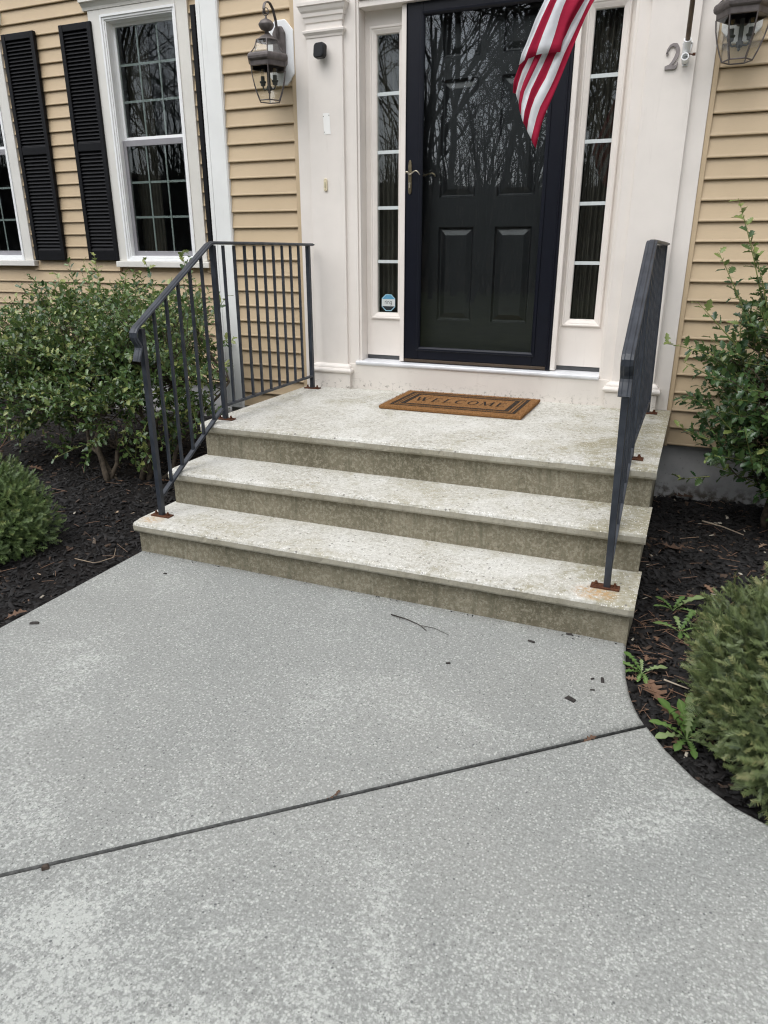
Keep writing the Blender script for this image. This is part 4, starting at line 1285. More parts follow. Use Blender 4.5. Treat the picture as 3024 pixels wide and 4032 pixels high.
# serif capitals
def letter(ch):
    S = []
    def st(p, w): S.append((p, w))
    T, t_ = .17, .06
    if ch == 'W':
        st([(-.05, 1), (.28, 0)], [T]); st([(.28, 0), (.50, 1)], [t_]); st([(.42, 1), (.75, 0)], [T]); st([(.75, 0), (1.0, 1)], [t_])
        for x in (0, .46, 1.0): st([(x - .16, .98), (x + .16, .98)], [.05])
        return S, 1.12
    if ch == 'E':
        st([(.14, 0), (.14, 1)], [T]); st([(0, .975), (.62, .975)], [.05]); st([(0, .025), (.66, .025)], [.05]); st([(.14, .52), (.48, .52)], [t_])
        st([(.61, 1), (.64, .74)], [.07, .03]); st([(.65, 0), (.70, .28)], [.07, .03]); st([(.48, .64), (.48, .40)], [.05])
        return S, .74
    if ch == 'L':
        st([(.14, 0), (.14, 1)], [T]); st([(0, .975), (.30, .975)], [.05]); st([(0, .025), (.62, .025)], [.05]); st([(.61, 0), (.66, .32)], [.07, .03])
        return S, .70
    if ch == 'C':
        st([(.72 - .0, .76), (.62, .92), (.42, 1.0), (.20, .90), (.07, .65), (.07, .35), (.20, .10), (.42, 0), (.64, .08), (.76, .26)], [.05, .05, .07, .13, .17, .17, .13, .07, .05, .04])
        st([(.73, 1), (.73, .70)], [.05])
        return S, .80
    if ch == 'O':
        st([(.42, 1), (.2, .92), (.07, .65), (.07, .35), (.2, .08), (.42, 0), (.64, .08), (.77, .35), (.77, .65), (.64, .92), (.42, 1)], [.05, .12, .17, .17, .12, .05, .12, .17, .17, .12, .05])
        return S, .84
    if ch == 'M':
        st([(.08, 0), (.12, 1)], [t_]); st([(.12, 1), (.50, .05)], [T]); st([(.50, .05), (.86, 1)], [t_]); st([(.88, 1), (.92, 0)], [T])
        st([(-.04, .025), (.22, .025)], [.05]); st([(.76, .025), (1.08, .025)], [.05]); st([(0, .975), (.16, .975)], [.05]); st([(.84, .975), (1.02, .975)], [.05])
        return S, 1.04
word = 'WELCOME'; sx_, sy_ = .072, .105
tot = sum(letter(c)[1] for c in word) * sx_ + .020 * 6
xx = (MX0 + MX1) / 2 - tot / 2
for ch in word:
    S, w = letter(ch); m_ = MB()
    for k, (pth, wd) in enumerate(S):
        v0, v1 = stroke2d(pth, wd)
        n = len(v0); v = []; z = MZ + .0233 + .0002 * k
        for q in v0: v.append((xx + q[0] * sx_, (MY0 + MY1) / 2 - sy_ / 2 + q[1] * sy_, z))
        for q in v1: v.append((xx + q[0] * sx_, (MY0 + MY1) / 2 - sy_ / 2 + q[1] * sy_, z))
        m_.add(v, [(i, n + i, n + i + 1, i + 1) for i in range(n - 1)])
    obj('letter', m_, INK, t, normals=False)
    xx += w * sx_ + .020
# coir bristles: short blades over the face and round the edge
nb = 9000
px = rng.uniform(MX0, MX1, nb); py = rng.uniform(MY0, MY1, nb)
edge = rng.random(nb) < .35
side = rng.integers(0, 4, nb)
px = np.where(edge & (side == 0), MX0 + rng.uniform(-.002, .006, nb), px); px = np.where(edge & (side == 1), MX1 - rng.uniform(-.002, .006, nb), px)
py = np.where(edge & (side == 2), MY0 + rng.uniform(-.002, .006, nb), py); py = np.where(edge & (side == 3), MY1 - rng.uniform(-.002, .006, nb), py)
pz = np.where(edge, MZ + rng.uniform(.004, .020, nb), MZ + .0205)
bl = [(np.array([(-.0009, 0, 0), (.0009, 0, 0), (.0006, .001, .5), (-.0006, .001, .5), (0, .003, 1)]) * np.array([1, 1, .008]), [(0, 1, 2, 3), (3, 2, 4)])]
ax_ = rot_zxy(rng.uniform(0, 6.28, nb), rng.normal(0, .45, nb), rng.normal(0, .45, nb))
onink = np.zeros(nb, bool)
di = np.minimum(np.minimum(px - MX0, MX1 - px), np.minimum(py - MY0, MY1 - py))
keep = (edge | (di < .046) | ((di > .064) & (di < .096)) | ((di > .122) & ~((np.abs(py - (MY0 + MY1) / 2) < .058) & (np.abs(px - (MX0 + MX1) / 2) < tot / 2 + .01))))
join_copies('bristles', bl, trs(np.stack([px, py, pz], 1), ax_, np.ones(nb))[keep], COIR, t, None)
for ob_ in [o for o in COL.objects if o.parent == t]: pass
t.rotation_euler.y = -TX

# ------------------------------------------------------------------ leaves
def holly_leaf(curl, fold, spines=4):
    half = [(0, 0.012), (.10, .05)]
    xs = np.linspace(.2, .82, spines)
    for i, x in enumerate(xs):
        w = .35 * math.sin(math.pi * min(1, (x + .08) / 1.1)) + .03
        half.append((x, w)); half.append((x + .085, w * .50))
    half.append((1.0, 0.0))
    v, f = [], []
    n = len(half)
    zc = lambda x: -curl * x * x
    for (x, w) in half: v.append((x, 0, zc(x)))
    for (x, w) in half[:-1]: v.append((x, w, zc(x) + w * fold + (.03 if w > .2 else 0)))
    for (x, w) in half[:-1]: v.append((x, -w, zc(x) + w * fold + (.03 if w > .2 else 0)))
    for i in range(n - 2):
        f.append((i, i + 1, n + i + 1, n + i)); f.append((i + 1, i, 2 * n - 1 + i, 2 * n + i))
    i = n - 2
    f.append((i, i + 1, n + i)); f.append((i + 1, i, 2 * n - 1 + i))
    return np.array(v), f
HT = [holly_leaf(.18, .35, 3), holly_leaf(.30, .5, 3), holly_leaf(.10, .25, 4), holly_leaf(-.08, .45, 3), holly_leaf(.4, .3, 2)]
def leaf_meshes(name, tm, mat, tints):
    out = []
    for tm_ in tm:
        v, f = tm_[0], tm_[1]
        for tv in tints:
            me = bpy.data.meshes.new(name); me.from_pydata([tuple(q) for q in v], [], f); me.materials.append(mat)
            me.polygons.foreach_set('use_smooth', [True] * len(me.polygons)); tint_attr(me, tv + (tm_[2] if len(tm_) > 2 else 0)); out.append((me, tv))
    return out
HTINTS = (.08, .3, .55, .95)
HM = leaf_meshes('leaf', HT, HOLLY, HTINTS)
def place_copies(t, name, tm, meshes, tints, M4, tint, score, mat, maxn=300, mass='crown'):
    """the copies that show best are parts of their own, the rest one mass"""
    order = np.argsort(-score); top = order[:maxn]; rest = order[maxn:]
    nt = len(tints)
    which = rng.integers(0, len(tm), len(M4))
    join_copies(mass, tm, M4[rest], mat, t, tint[rest], which=which[rest], smooth=True)
    for i in top:
        k = int(np.argmin([abs(tint[i] - q) for q in tints]))
        inst(name, meshes[which[i] * nt + k][0], t, mat=Matrix(M4[i].tolist()))
def shrub(name, label, base, blobs, ntwig, leaf_len, trunks, sprigs=(), seed=1, group=None, yellow=.08, dens=(11, 17), maxn=300, reject=None, tone=1.0):
    r = np.random.default_rng(seed)
    t = thing(name, label, 'shrub', base, group)
    wood, green = MB(), MB()
    cam_v = np.array(CAM)
    for k, pth in enumerate(trunks):
        pth = np.array(pth); rp = resample(pth, 9)
        rp[1:-1] += r.normal(0, .012, (7, 3))
        st_ = MB(); st_.tube([tuple(q) for q in rp], list(np.linspace(.019, .007, 9) * r.uniform(.7, 1.15)), 7)
        obj('stem', st_, BARK, t, normals=False, smooth=True)
    ends = np.array([q[-1] for q in trunks] + [q[len(q) // 2] for q in trunks], float)
    P, D, S, T, SC = [], [], [], [], []
    twigs = []
    vol = np.array([b[1][0] * b[1][1] * b[1][2] for b in blobs]); vol = vol / vol.sum()
    while len(twigs) < ntwig:
        b = blobs[r.choice(len(blobs), p=vol)]
        d = r.normal(size=3); d /= np.linalg.norm(d)
        rad = r.uniform(.25, 1.0) ** .45
        wob = 1 + .16 * math.sin(5 * d[0] + 3 * d[2] + seed) + .12 * math.sin(9 * d[1] - 6 * d[0])
        p = np.array(b[0]) + d * np.array(b[1]) * rad * wob
        if p[2] < .06: continue
        if reject is not None and reject(p): continue
        dr = d * np.array([1, 1, .7]) + np.array([0, 0, .55]) + r.normal(0, .35, 3)
        dr /= np.linalg.norm(dr)
        twigs.append((p, dr, r.uniform(.14, .26), rad))
    for (p, dr, ln) in sprigs:
        twigs.append((np.array(p, float), np.array(dr, float) / np.linalg.norm(dr), ln, 1.15))
    for (p, dr, ln, rad) in twigs:
        bend = r.normal(0, .10, 3); bend[2] -= .03
        sp = rad > 1.1
        pts = [p + dr * ln * q + bend * ln * q * q for q in np.linspace(0, 1, 5)]
        (green if (r.random() < .75 or sp) else wood).tube([tuple(q) for q in pts], list(np.linspace(.0028 if not sp else .0036, .0012, 5)), 4, cap=False)
        if not sp and r.random() < .55:
            e = ends[np.argmin(((ends - p) ** 2).sum(1))]
            mid = (e + p) / 2 + r.normal(0, .04, 3); wood.tube([tuple(e), tuple(mid), tuple(p)], [.006, .004, .0025], 4, cap=False)
        nl = r.integers(*dens) if not sp else int(ln / .026)
        for i in range(nl):
            q = (i + .6) / nl; pos = p + dr * ln * q + bend * ln * q * q
            ang = i * 2.4 + r.uniform(-.4, .4)
            a = np.cross(dr, [0.3, .2, 1]); a /= np.linalg.norm(a); bb = np.cross(dr, a)
            out = a * math.cos(ang) + bb * math.sin(ang)
            ld = out * .85 + dr * r.uniform(.35, .9) + np.array([0, 0, .12]) + r.normal(0, .15, 3)
            P.append(pos + out * .003); D.append(ld); S.append(leaf_len * r.uniform(.65, 1.12) * (1 - .25 * q * (not sp)))
            yg = r.random() < yellow or (sp and q > .75)
            T.append(.95 if yg else r.uniform(0, .65) * (.6 + .4 * rad) * tone); SC.append(rad + (.15 if sp else 0))
    P, D, S, T, SC = map(np.array, (P, D, S, T, SC))
    n = len(P)
    up = np.stack([r.normal(0, .45, n), r.normal(-.25, .45, n), np.ones(n)], 1)
    M4 = trs(P, basis(D, up), S)
    tv = cam_v - P; tv /= np.linalg.norm(tv, axis=1, keepdims=True)
    cen = np.mean([b[0] for b in blobs], 0)
    rel = (P - cen) / np.max([b[1] for b in blobs], 0)
    score = (rel * tv).sum(1) + .5 * SC + r.uniform(0, .25, n)
    place_copies(t, 'leaf', HT, HM, HTINTS, M4, T, score, HOLLY, maxn)
    tag(obj('branches', wood, BARK, t, normals=False, smooth=True), kind='stuff')
    tag(obj('twigs', green, TWIGM, t, normals=False), kind='stuff')
    return t

no_steps = lambda p: p[0] > .136 - .7025 * (p[1] + 1.2) - .17 or (p[0] > -.03 and p[1] < -.02) or (p[0] > -.74 and p[1] > -.06) or p[1] > .70
shrub('holly_shrub', 'large spiny green holly shrub behind the left railing', (-.95, -.75, 0),
      [((-1.25, -.55, .78), (.62, .52, .34)), ((-.62, -.62, .80), (.46, .48, .34)), ((-1.72, -.55, .72), (.55, .50, .34)), ((-.34, -.42, .68), (.30, .36, .34)), ((-.95, -.80, .53), (.58, .40, .30)), ((-1.75, -.70, .50), (.55, .45, .36))],
      1320, .053,
      [[(-.91, -1.10, -.02), (-1.02, -1.02, .20), (-1.16, -.92, .40), (-1.35, -.75, .62)], [(-.93, -1.08, -.02), (-.90, -1.0, .22), (-.86, -.85, .5)], [(-.78, -.95, -.02), (-.72, -.88, .25), (-.60, -.75, .6)],
       [(-.75, -.92, -.02), (-.82, -.8, .3), (-.95, -.7, .65)], [(-.86, -1.05, -.02), (-1.2, -.95, .28), (-1.6, -.75, .5)], [(-.70, -.85, -.02), (-.5, -.7, .35), (-.35, -.5, .6)]],
      [((-1.10, -.75, 1.02), (.05, 0, 1), .38), ((-1.13, -.77, 1.02), (-.05, 0, 1), .30), ((-.70, -.72, 1.02), (.05, 0, 1), .36), ((-.38, -.78, 1.12), (.05, 0, 1), .30), ((-.36, -.78, 1.0), (.12, 0, 1), .25), ((-1.50, -.7, 1.0), (0, 0, 1), .28),
       ((-1.42, -.7, 1.0), (.1, 0, 1), .24), ((-.50, -.62, .86), (.22, 0, .30), .36), ((-.50, -.60, .80), (.32, .0, .17), .34), ((-.48, -.60, .66), (.30, 0, .10), .28), ((-1.85, -.6, .98), (-.05, 0, 1), .18), ((-.92, -.75, .98), (.1, 0, 1), .24),
       ((-.55, -.8, 1.0), (.0, 0, 1), .24), ((-.78, -.98, .10), (.1, -.1, .9), .16), ((-.74, -.99, .10), (.35, -.1, .7), .16)], seed=3, reject=no_steps, dens=(10, 16), yellow=.14)
rj = lambda p: p[1] > -.05 or p[0] < 2.42 + .0
shrub('holly_shrub', 'tall glossy dark holly shrub against the right-hand siding', (2.98, -.36, 0),
      [((2.96, -.42, .70), (.42, .34, .42)), ((3.15, -.42, 1.0), (.40, .34, .32)), ((2.82, -.45, .80), (.30, .28, .26)), ((3.2, -.40, .5), (.45, .32, .38)), ((2.86, -.46, .48), (.26, .26, .22))],
      620, .060,
      [[(2.92, -.30, -.02), (2.9, -.34, .3), (2.85, -.4, .7)], [(2.98, -.30, -.02), (3.05, -.34, .4), (3.1, -.38, .9)], [(3.02, -.28, -.02), (3.2, -.34, .3), (3.3, -.38, .7)], [(2.95, -.33, -.02), (2.97, -.4, .4), (2.95, -.45, .85)]],
      [((2.72, -.5, 1.12), (-.28, 0, .95), .52), ((2.66, -.5, 1.08), (-.45, 0, .90), .42), ((2.74, -.5, 1.10), (-.18, 0, .8), .35), ((2.60, -.5, .88), (-.75, 0, .45), .30), ((2.58, -.5, .80), (-.8, 0, .35), .22), ((2.62, -.5, .98), (-.6, 0, .6), .28), ((2.56, -.5, .50), (-.7, 0, .2), .16), ((2.80, -.5, 1.12), (.05, 0, 1), .45), ((2.9, -.5, 1.2), (.2, 0, 1), .4), ((2.6, -.48, .30), (-.6, 0, -.1), .16)],
      seed=9, reject=rj, dens=(10, 16), yellow=.03, tone=.65)

# yews: short sprays of needles over a dark inner core
def yew_sprig(seed, n=18):
    r = np.random.default_rng(seed); v, f = [], []
    pts = [(q, .05 * math.sin(q * 3 + seed), .10 * q * q) for q in np.linspace(0, 1, 5)]
    for k in range(4):
        o = len(v); a, b = pts[k], pts[k + 1]
        v += [(a[0], a[1] - .010, a[2]), (a[0], a[1] + .010, a[2]), (b[0], b[1] + .008, b[2]), (b[0], b[1] - .008, b[2])]; f.append((o, o + 1, o + 2, o + 3))
    for i in range(n):
        q = .08 + .92 * i / n; x, y, z = np.interp(q, np.linspace(0, 1, 5), [p[0] for p in pts]), np.interp(q, np.linspace(0, 1, 5), [p[1] for p in pts]), np.interp(q, np.linspace(0, 1, 5), [p[2] for p in pts])
        s = 1 if i % 2 else -1
        L = .36 * r.uniform(.7, 1.1) * (1 - .45 * q); a = r.uniform(.55, .85) + .2 * q; zz = r.uniform(-.05, .16)
        dx, dy = L * math.cos(1.25 - a * .6), s * L * math.sin(1.25 - a * .3)
        o = len(v); w = .028
        v += [(x - w, y, z), (x + w, y, z), (x + dx * .6 + w, y + dy * .6, z + zz * .6), (x + dx, y + dy, z + zz), (x + dx * .6 - w, y + dy * .6, z + zz * .6)]
        f.append((o, o + 1, o + 2, o + 3, o + 4))
    v = np.array(v); dt = np.clip(v[:, 0] - .45, 0, 1) * .45; dt[:16] += .25
    return v, f, dt
YT = [yew_sprig(k) for k in range(5)]
YTI = (.05, .35, .6, .95)
def yew(label, c, rad, n, ln, mat, seed, green):
    r = np.random.default_rng(seed)
    t = thing('yew_shrub', label, 'shrub', (c[0], c[1], 0), 'low rounded yews in the beds')
    YM = leaf_meshes('sprig', YT, mat, YTI)
    C = np.array(c); Rr = np.array(rad)
    v, f = [], []
    # dark heart
    nu, nv = 26, 14
    for j in range(nv + 1):
        ph = math.pi * j / nv
        for i in range(nu):
            th = 6.283 * i / nu; d = np.array([math.sin(ph) * math.cos(th), math.sin(ph) * math.sin(th), math.cos(ph)])
            k = .76 + .05 * math.sin(5 * th + 3 * ph) + .04 * math.sin(9 * ph + 2 * th)
            q = C + d * Rr * k; v.append((q[0], q[1], max(q[2], .01)))
    for j in range(nv):
        for i in range(nu): f.append((j * nu + i, j * nu + (i + 1) % nu, (j + 1) * nu + (i + 1) % nu, (j + 1) * nu + i))
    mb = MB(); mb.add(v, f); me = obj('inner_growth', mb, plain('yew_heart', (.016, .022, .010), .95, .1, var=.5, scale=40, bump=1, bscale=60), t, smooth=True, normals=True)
    d = r.normal(size=(n * 2, 3)); d[:, 2] = np.abs(d[:, 2]) * r.choice([1, 1, 1, -.45], n * 2); d /= np.linalg.norm(d, axis=1, keepdims=True)
    d = d[(d[:, 1] < .45)][:n]
    n = len(d)
    lump = 1 + .03 * np.sin(6 * d[:, 0] + 4 * d[:, 2] + seed) + .025 * np.sin(11 * d[:, 1] - 5 * d[:, 0]) + r.normal(0, .015, n)
    lay = r.uniform(.74, 1.0, n)
    P = C + d * Rr * (lump * lay)[:, None]
    P[:, 2] = np.maximum(P[:, 2], .02)
    D = d * .62 + np.array([0, -.1, .22]) + r.normal(0, .52, (n, 3))
    up = d + np.array([0, 0, .8]) + r.normal(0, .3, (n, 3))
    S = ln * r.uniform(.7, 1.25, n)
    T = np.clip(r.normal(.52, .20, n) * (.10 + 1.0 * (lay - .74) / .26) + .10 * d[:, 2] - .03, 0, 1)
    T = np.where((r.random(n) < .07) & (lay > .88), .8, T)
    M4 = trs(P, basis(D, up), S)
    tv = np.array(CAM) - P; tv /= np.linalg.norm(tv, axis=1, keepdims=True)
    score = (d * tv).sum(1) + 3 * (lay - .8) + r.uniform(0, .3, n)
    place_copies(t, 'sprig', YT, YM, YTI, M4, T, score, mat)
    return t
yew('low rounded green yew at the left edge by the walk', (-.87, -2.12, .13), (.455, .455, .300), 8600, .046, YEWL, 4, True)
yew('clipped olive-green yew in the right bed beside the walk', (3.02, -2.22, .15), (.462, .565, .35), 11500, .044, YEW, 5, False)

# dandelions
def dandelion_leaf(L=1.0, lobes=4, wid=.14, seed=0):
    r = np.random.default_rng(seed); up_, lo_ = [], []
    xs = [0, .12]; ws = [.012, .018]
    for k in range(lobes):
        x = .2 + .55 * k / lobes
        ws += [wid * (.35 + .5 * k / lobes), wid * (.7 + .5 * k / lobes)]; xs += [x, x - .03 + .02]
        ws += [wid * (.30 + .3 * k / lobes)]; xs += [x + .09]
    xs += [.82, .92, 1.0]; ws += [wid * .95, wid * .7, .0]
    xs = np.maximum.accumulate(np.array(xs) + np.arange(len(xs)) * 1e-4)
    n = len(xs); v = []; f = []
    z = lambda x: .42 * x - .46 * x * x
    for x in xs: v.append((x, 0, z(x)))
    for x, w in zip(xs, ws): v.append((x - (.03 if w > .1 else 0), w, z(x) + w * .25))
    for x, w in zip(xs, ws): v.append((x - (.03 if w > .1 else 0), -w, z(x) + w * .25))
    for i in range(n - 1):
        f.append((i, i + 1, n + i + 1, n + i)); f.append((i + 1, i, 2 * n + i, 2 * n + i + 1))
    v = np.array(v); dt = np.zeros(len(v)); dt[:n] = .42
    return v, f, dt
DT = [dandelion_leaf(1, 4, .13, 1), dandelion_leaf(1, 3, .15, 2), dandelion_leaf(1, 5, .12, 3)]
DM = leaf_meshes('leaf', DT, DANDE, (.15, .5, .8))
def weed(label, c, leaves, z=None):
    z = z if z is not None else bed_h(c[0], c[1], True) + .012
    t = thing('dandelion_weed', label, 'weed', (c[0], c[1], z), 'dandelion weeds along the right edge of the walk')
    for (az, el, ln, k) in leaves:
        d = np.array([[math.cos(R(az)) * math.cos(R(el)), math.sin(R(az)) * math.cos(R(el)), math.sin(R(el))]])
        M4 = trs(np.array([[c[0], c[1], z]]), basis(d, np.array([[0, 0, 1.0]])), np.array([ln * .74]))
        inst('leaf', DM[k % 9][0], t, mat=Matrix(M4[0].tolist()))
    return t
weed('large toothed dandelion where the walk joint meets the bed', (2.575, -2.355), [(150, 40, .20, 0), (120, 55, .17, 4), (95, 65, .20, 8), (185, 22, .17, 1), (215, 14, .16, 5), (250, 8, .13, 3), (285, 6, .14, 6), (318, 12, .22, 2), (20, 25, .15, 7), (60, 35, .13, 3)])
weed('small dandelion rooted at the slab edge below the lowest step', (2.415, -2.03), [(170, 12, .13, 4), (140, 25, .14, 0), (205, 6, .11, 3), (262, 6, .10, 7), (285, 8, .12, 1), (25, 15, .13, 5), (100, 30, .08, 2)])
weed('dandelion with broad leaves beside the lowest step', (2.535, -1.63), [(60, 40, .16, 0), (175, 12, .15, 4), (15, 20, .11, 7), (270, 10, .10, 3), (300, 12, .09, 1), (110, 25, .12, 5)])
weed('dandelion sprawling by the yew near the lowest step', (2.50, -1.45), [(150, 22, .13, 0), (20, 30, .20, 5), (60, 35, .12, 3), (200, 16, .12, 7), (330, 20, .14, 1)])

# fallen leaves, sticks and chips
def oak_leaf(seed):
    r = np.random.default_rng(seed)
    half = [(0, .01), (.10, .015), (.20, .08), (.24, .20), (.30, .10), (.38, .06), (.46, .24), (.52, .30), (.55, .14), (.62, .08), (.70, .22), (.76, .24), (.80, .10), (.88, .07), (.93, .10), (1.0, 0)]
    n = len(half); v = []; f = []
    zc = lambda x, w: .10 * math.sin(3.1 * x + seed) + abs(w) * .35 * r.uniform(.5, 1.2)
    for (x, w) in half: v.append((x, 0, zc(x, 0)))
    for (x, w) in half: v.append((x + r.normal(0, .01), w * r.uniform(.85, 1.15), zc(x, w)))
    for (x, w) in half: v.append((x + r.normal(0, .01), -w * r.uniform(.85, 1.15), zc(x, w)))
    for i in range(n - 1):
        f.append((i, i + 1, n + i + 1, n + i)); f.append((i + 1, i, 2 * n + i, 2 * n + i + 1))
    return np.array(v), f
def fallen(label, x, y, z, ln, yaw, tint, seed, pitch=.0, roll=.0):
    v, f = oak_leaf(seed)
    M = trs(np.array([[0, 0, 0]]), rot_zxy(np.array([yaw]), np.array([roll]), np.array([pitch])), np.array([ln]))[0]
    w = (np.c_[v, np.ones(len(v))] @ M.T)[:, :3]
    w[:, 2] -= w[:, 2].min() - .001
    me = bpy.data.meshes.new('fallen_leaf'); me.from_pydata([tuple(q) for q in w], [], f); me.materials.append(DEAD); tint_attr(me, tint)
    o = bpy.data.objects.new('fallen_leaf', me); COL.objects.link(o); o.location = (x, y, z)
    return tag(o, label, 'leaf', 'fallen oak leaves')
bh = lambda x, y, r_=True: bed_h(x, y, r_) + .012
fallen('pale brown oak leaf touching the large dandelion', 2.475, -2.275, bh(2.475, -2.275) + .01, .13, -.5, .62, 1, .1)
fallen('tan oak leaf lying above the large dandelion', 2.49, -2.22, bh(2.49, -2.22) + .01, .14, 1.9, .55, 2, -.2)
fallen('red-brown oak leaf against the side of the steps', 2.40, -.80, bh(2.4, -.8) + .01, .17, .2, .30, 3, .1)
fallen('curled russet oak leaf at the foot of the foundation', 2.43, -.06, bh(2.43, -.06) + .01, .15, .6, .22, 4, .35)
fallen('small tan leaf in the dark mulch before the right yew', 2.66, -1.25, bh(2.66, -1.25), .07, 2.2, .7, 5)
fallen('pale leaf in the mulch under the holly, right bed', 2.86, -.70, bh(2.86, -.7), .07, .9, .85, 6)
fallen('brown oak leaf under the left holly near the frame edge', -1.70, -1.03, bh(-1.7, -1.03, False), .12, .2, .62, 7)
fallen('tan leaf in the left bed behind the railing post', -.62, -.98, bh(-.62, -.98, False), .09, 1.2, .7, 8)
fallen('small yellow-tan leaf on the mulch beside the left yew', -.48, -1.52, bh(-.48, -1.52, False), .055, 2.0, .97, 9)
fallen('rusty leaf scrap caught in the walk joint', 1.645, -3.055, -.012, .055, .72, .20, 10, -.1)
fallen('narrow brown leaf wedged in the joint near the right bed', 2.275, -2.522, -.014, .05, .70, .30, 11)
fallen('brown leaf pieces at the left edge of the walk', .035 - .06, -2.66, bh(-.03, -2.66, False), .09, 1.0, .5, 12)
# finer litter that nobody could count
def litter(name, n, box, poly, right, label, seed, stick=.5):
    r = np.random.default_rng(seed); P = []
    while len(P) < n:
        x, y = r.uniform(box[0], box[1]), r.uniform(box[2], box[3])
        if inside(poly, x, y): P.append((x, y, bed_h(x, y, right) + (-.02 if (y < -2.6 and right) else 0) + r.uniform(.010, .022)))
    P = np.array(P)
    stickT = (np.array([(0, -.5, 0), (0, .5, 0), (.5, .5, .3), (.5, -.5, .3), (1, .4, 0), (1, -.4, 0), (0, 0, 1), (.5, 0, 1.3), (1, 0, .8)]), [(0, 3, 2, 1), (3, 5, 4, 2), (0, 6, 7, 3), (3, 7, 8, 5), (1, 2, 7, 6), (2, 4, 8, 7)])
    lv = oak_leaf(seed)
    L = r.uniform(.025, .11, n); which = (r.random(n) > stick).astype(int)
    s = np.where(which[:, None] == 0, np.stack([L, np.full(n, .0028) * r.uniform(.6, 1.6, n), np.full(n, .002)], 1), np.stack([L * .45] * 3, 1))
    M4 = trs(P, rot_zxy(r.uniform(0, 6.28, n), r.normal(0, .2, n), r.normal(0, .15, n)), s)
    T = np.clip(r.normal(.38, .28, n), 0, 1)
    return join_copies(name, [stickT, lv], M4, DEAD, None, T, which=which, label=label, cat='litter')
litter('leaf_litter', 190, (2.34, 2.75, -2.45, -1.3), BEDR, True, 'dry twigs and leaf scraps along the slab edge, right bed', 1, .75)
litter('leaf_litter', 110, (2.36, 3.3, -1.4, 0), BEDR, True, 'thin dry stalks scattered over the mulch beside the steps', 2, .85)
litter('leaf_litter', 220, (-2.4, 0, -2.9, .2), BEDL, False, 'dry twigs and leaf scraps over the left mulch', 3, .72)
def stick(label, path, r0, mat=DRYW, extra=(), name='twig'):
    c = path[0]; mb = MB()
    mb.tube([tuple(q) for q in resample(path, 12)], list(np.linspace(r0, r0 * .5, 12)), 6)
    for e in extra: mb.tube([tuple(q) for q in resample(e, 6)], list(np.linspace(r0 * .55, r0 * .25, 6)), 5)
    return tag(obj(name, mb, mat, None, smooth=True, loc=c, normals=False), label, 'twig')
DKW = plain('dark_twig', (.045, .038, .033), .9, .1, var=.3, scale=40)
stick('forked dark twig lying on the walk below the steps', [(1.428, -2.02, .006), (1.50, -2.035, .008), (1.57, -2.058, .006), (1.605, -2.086, .004)], .0027, DKW, [[(1.575, -2.06, .006), (1.63, -2.058, .006), (1.70, -2.085, .004)], [(1.47, -2.03, .008), (1.475, -2.045, .004)]])
stick('pale bare stick on the mulch below the right holly', [(2.60, -.42, .03), (2.70, -.50, .04), (2.80, -.56, .03)], .005, plain('pale_stick', (.30, .25, .19), .9, .1, var=.2))
stick('short bleached stick in the right bed beside the yew', [(2.49, -2.10, .012), (2.57, -2.13, .014)], .0035, plain('bleached_stick', (.42, .36, .28), .9, .1, var=.2))
stick('bent dry stem on the mulch left of the walk', [(-.20, -2.10, .01), (-.05, -2.12, .02), (-.02, -2.03, .02), (-.10, -1.93, .015)], .0026, plain('dry_stem', (.28, .22, .16), .9, .1, var=.2))
stick('reddish bare cane leaning at the left frame edge', [(-1.95, -1.15, 0), (-1.80, -1.12, .16), (-1.66, -1.08, .33)], .005, plain('red_cane', (.17, .10, .07), .8, .2, var=.2), [[(-1.74, -1.11, .24), (-1.72, -1.09, .36)], [(-1.80, -1.12, .16), (-1.66, -1.1, .24)]])
# bark chips that strayed onto the concrete
CH = plain('bark_chip', (.042, .037, .034), .8, .3, var=.35, scale=60, bump=.6, bscale=150)
def chip(label, x, y, L, W, H, yaw, z=0.0, mat=CH):
    v, f = chip_template(); f = f + [(3, 2, 1, 0)]
    v = v * np.array([L * .8, W * 1.8, H * 6]) * np.array([1, 1, 1])
    v[:, :2] *= np.random.default_rng(int(abs(x * 997 + y * 131)) ).uniform(.75, 1.2, (8, 2)); v[:, 2] -= v[:, 2].min()
    c, s = math.cos(yaw), math.sin(yaw)
    mb = MB(); mb.add([(x + q[0] * c - q[1] * s, y + q[0] * s + q[1] * c, z + q[2] + .0005) for q in v], f)
    return tag(obj('bark_chip', mb, mat, None, bevel=.0015, loc=(x, y, z)), label, 'bark chip', 'bark chips on the walk')
chip('flat oval bark chip on the slab near the right bed', 2.208, -2.33, .050, .028, .009, -.5)
chip('upright-looking black chip beside the small dandelion', 2.292, -2.17, .040, .018, .010, 1.7)
chip('tiny black chip left of the two near the small dandelion', 2.258, -2.175, .020, .012, .006, .6)
chip('thin black sliver below the chip pair on the slab', 2.268, -2.245, .024, .009, .006, .2)
chip('oblong black chip on the walk below the right railing post', 2.005, -2.006, .040, .014, .009, -.25)
chip('small black chip alone in the middle of the far slab', 1.759, -2.277, .024, .013, .008, .5)
chip('pale grey-topped chip near the left edge of the walk', .124, -2.642, .048, .024, .010, .4)
chip('squat brown chip just below the joint at the left', 1.139, -3.542, .022, .018, .013, .7, .001, plain('brown_chip', (.06, .045, .035), .8, .3, var=.4, scale=120))
chip('black chip under the left end of the lowest step', .304, -2.055, .024, .013, .008, .3)
chip('black chip against the lowest riser near the right end', 2.132, -1.892, .034, .018, .008, .1)

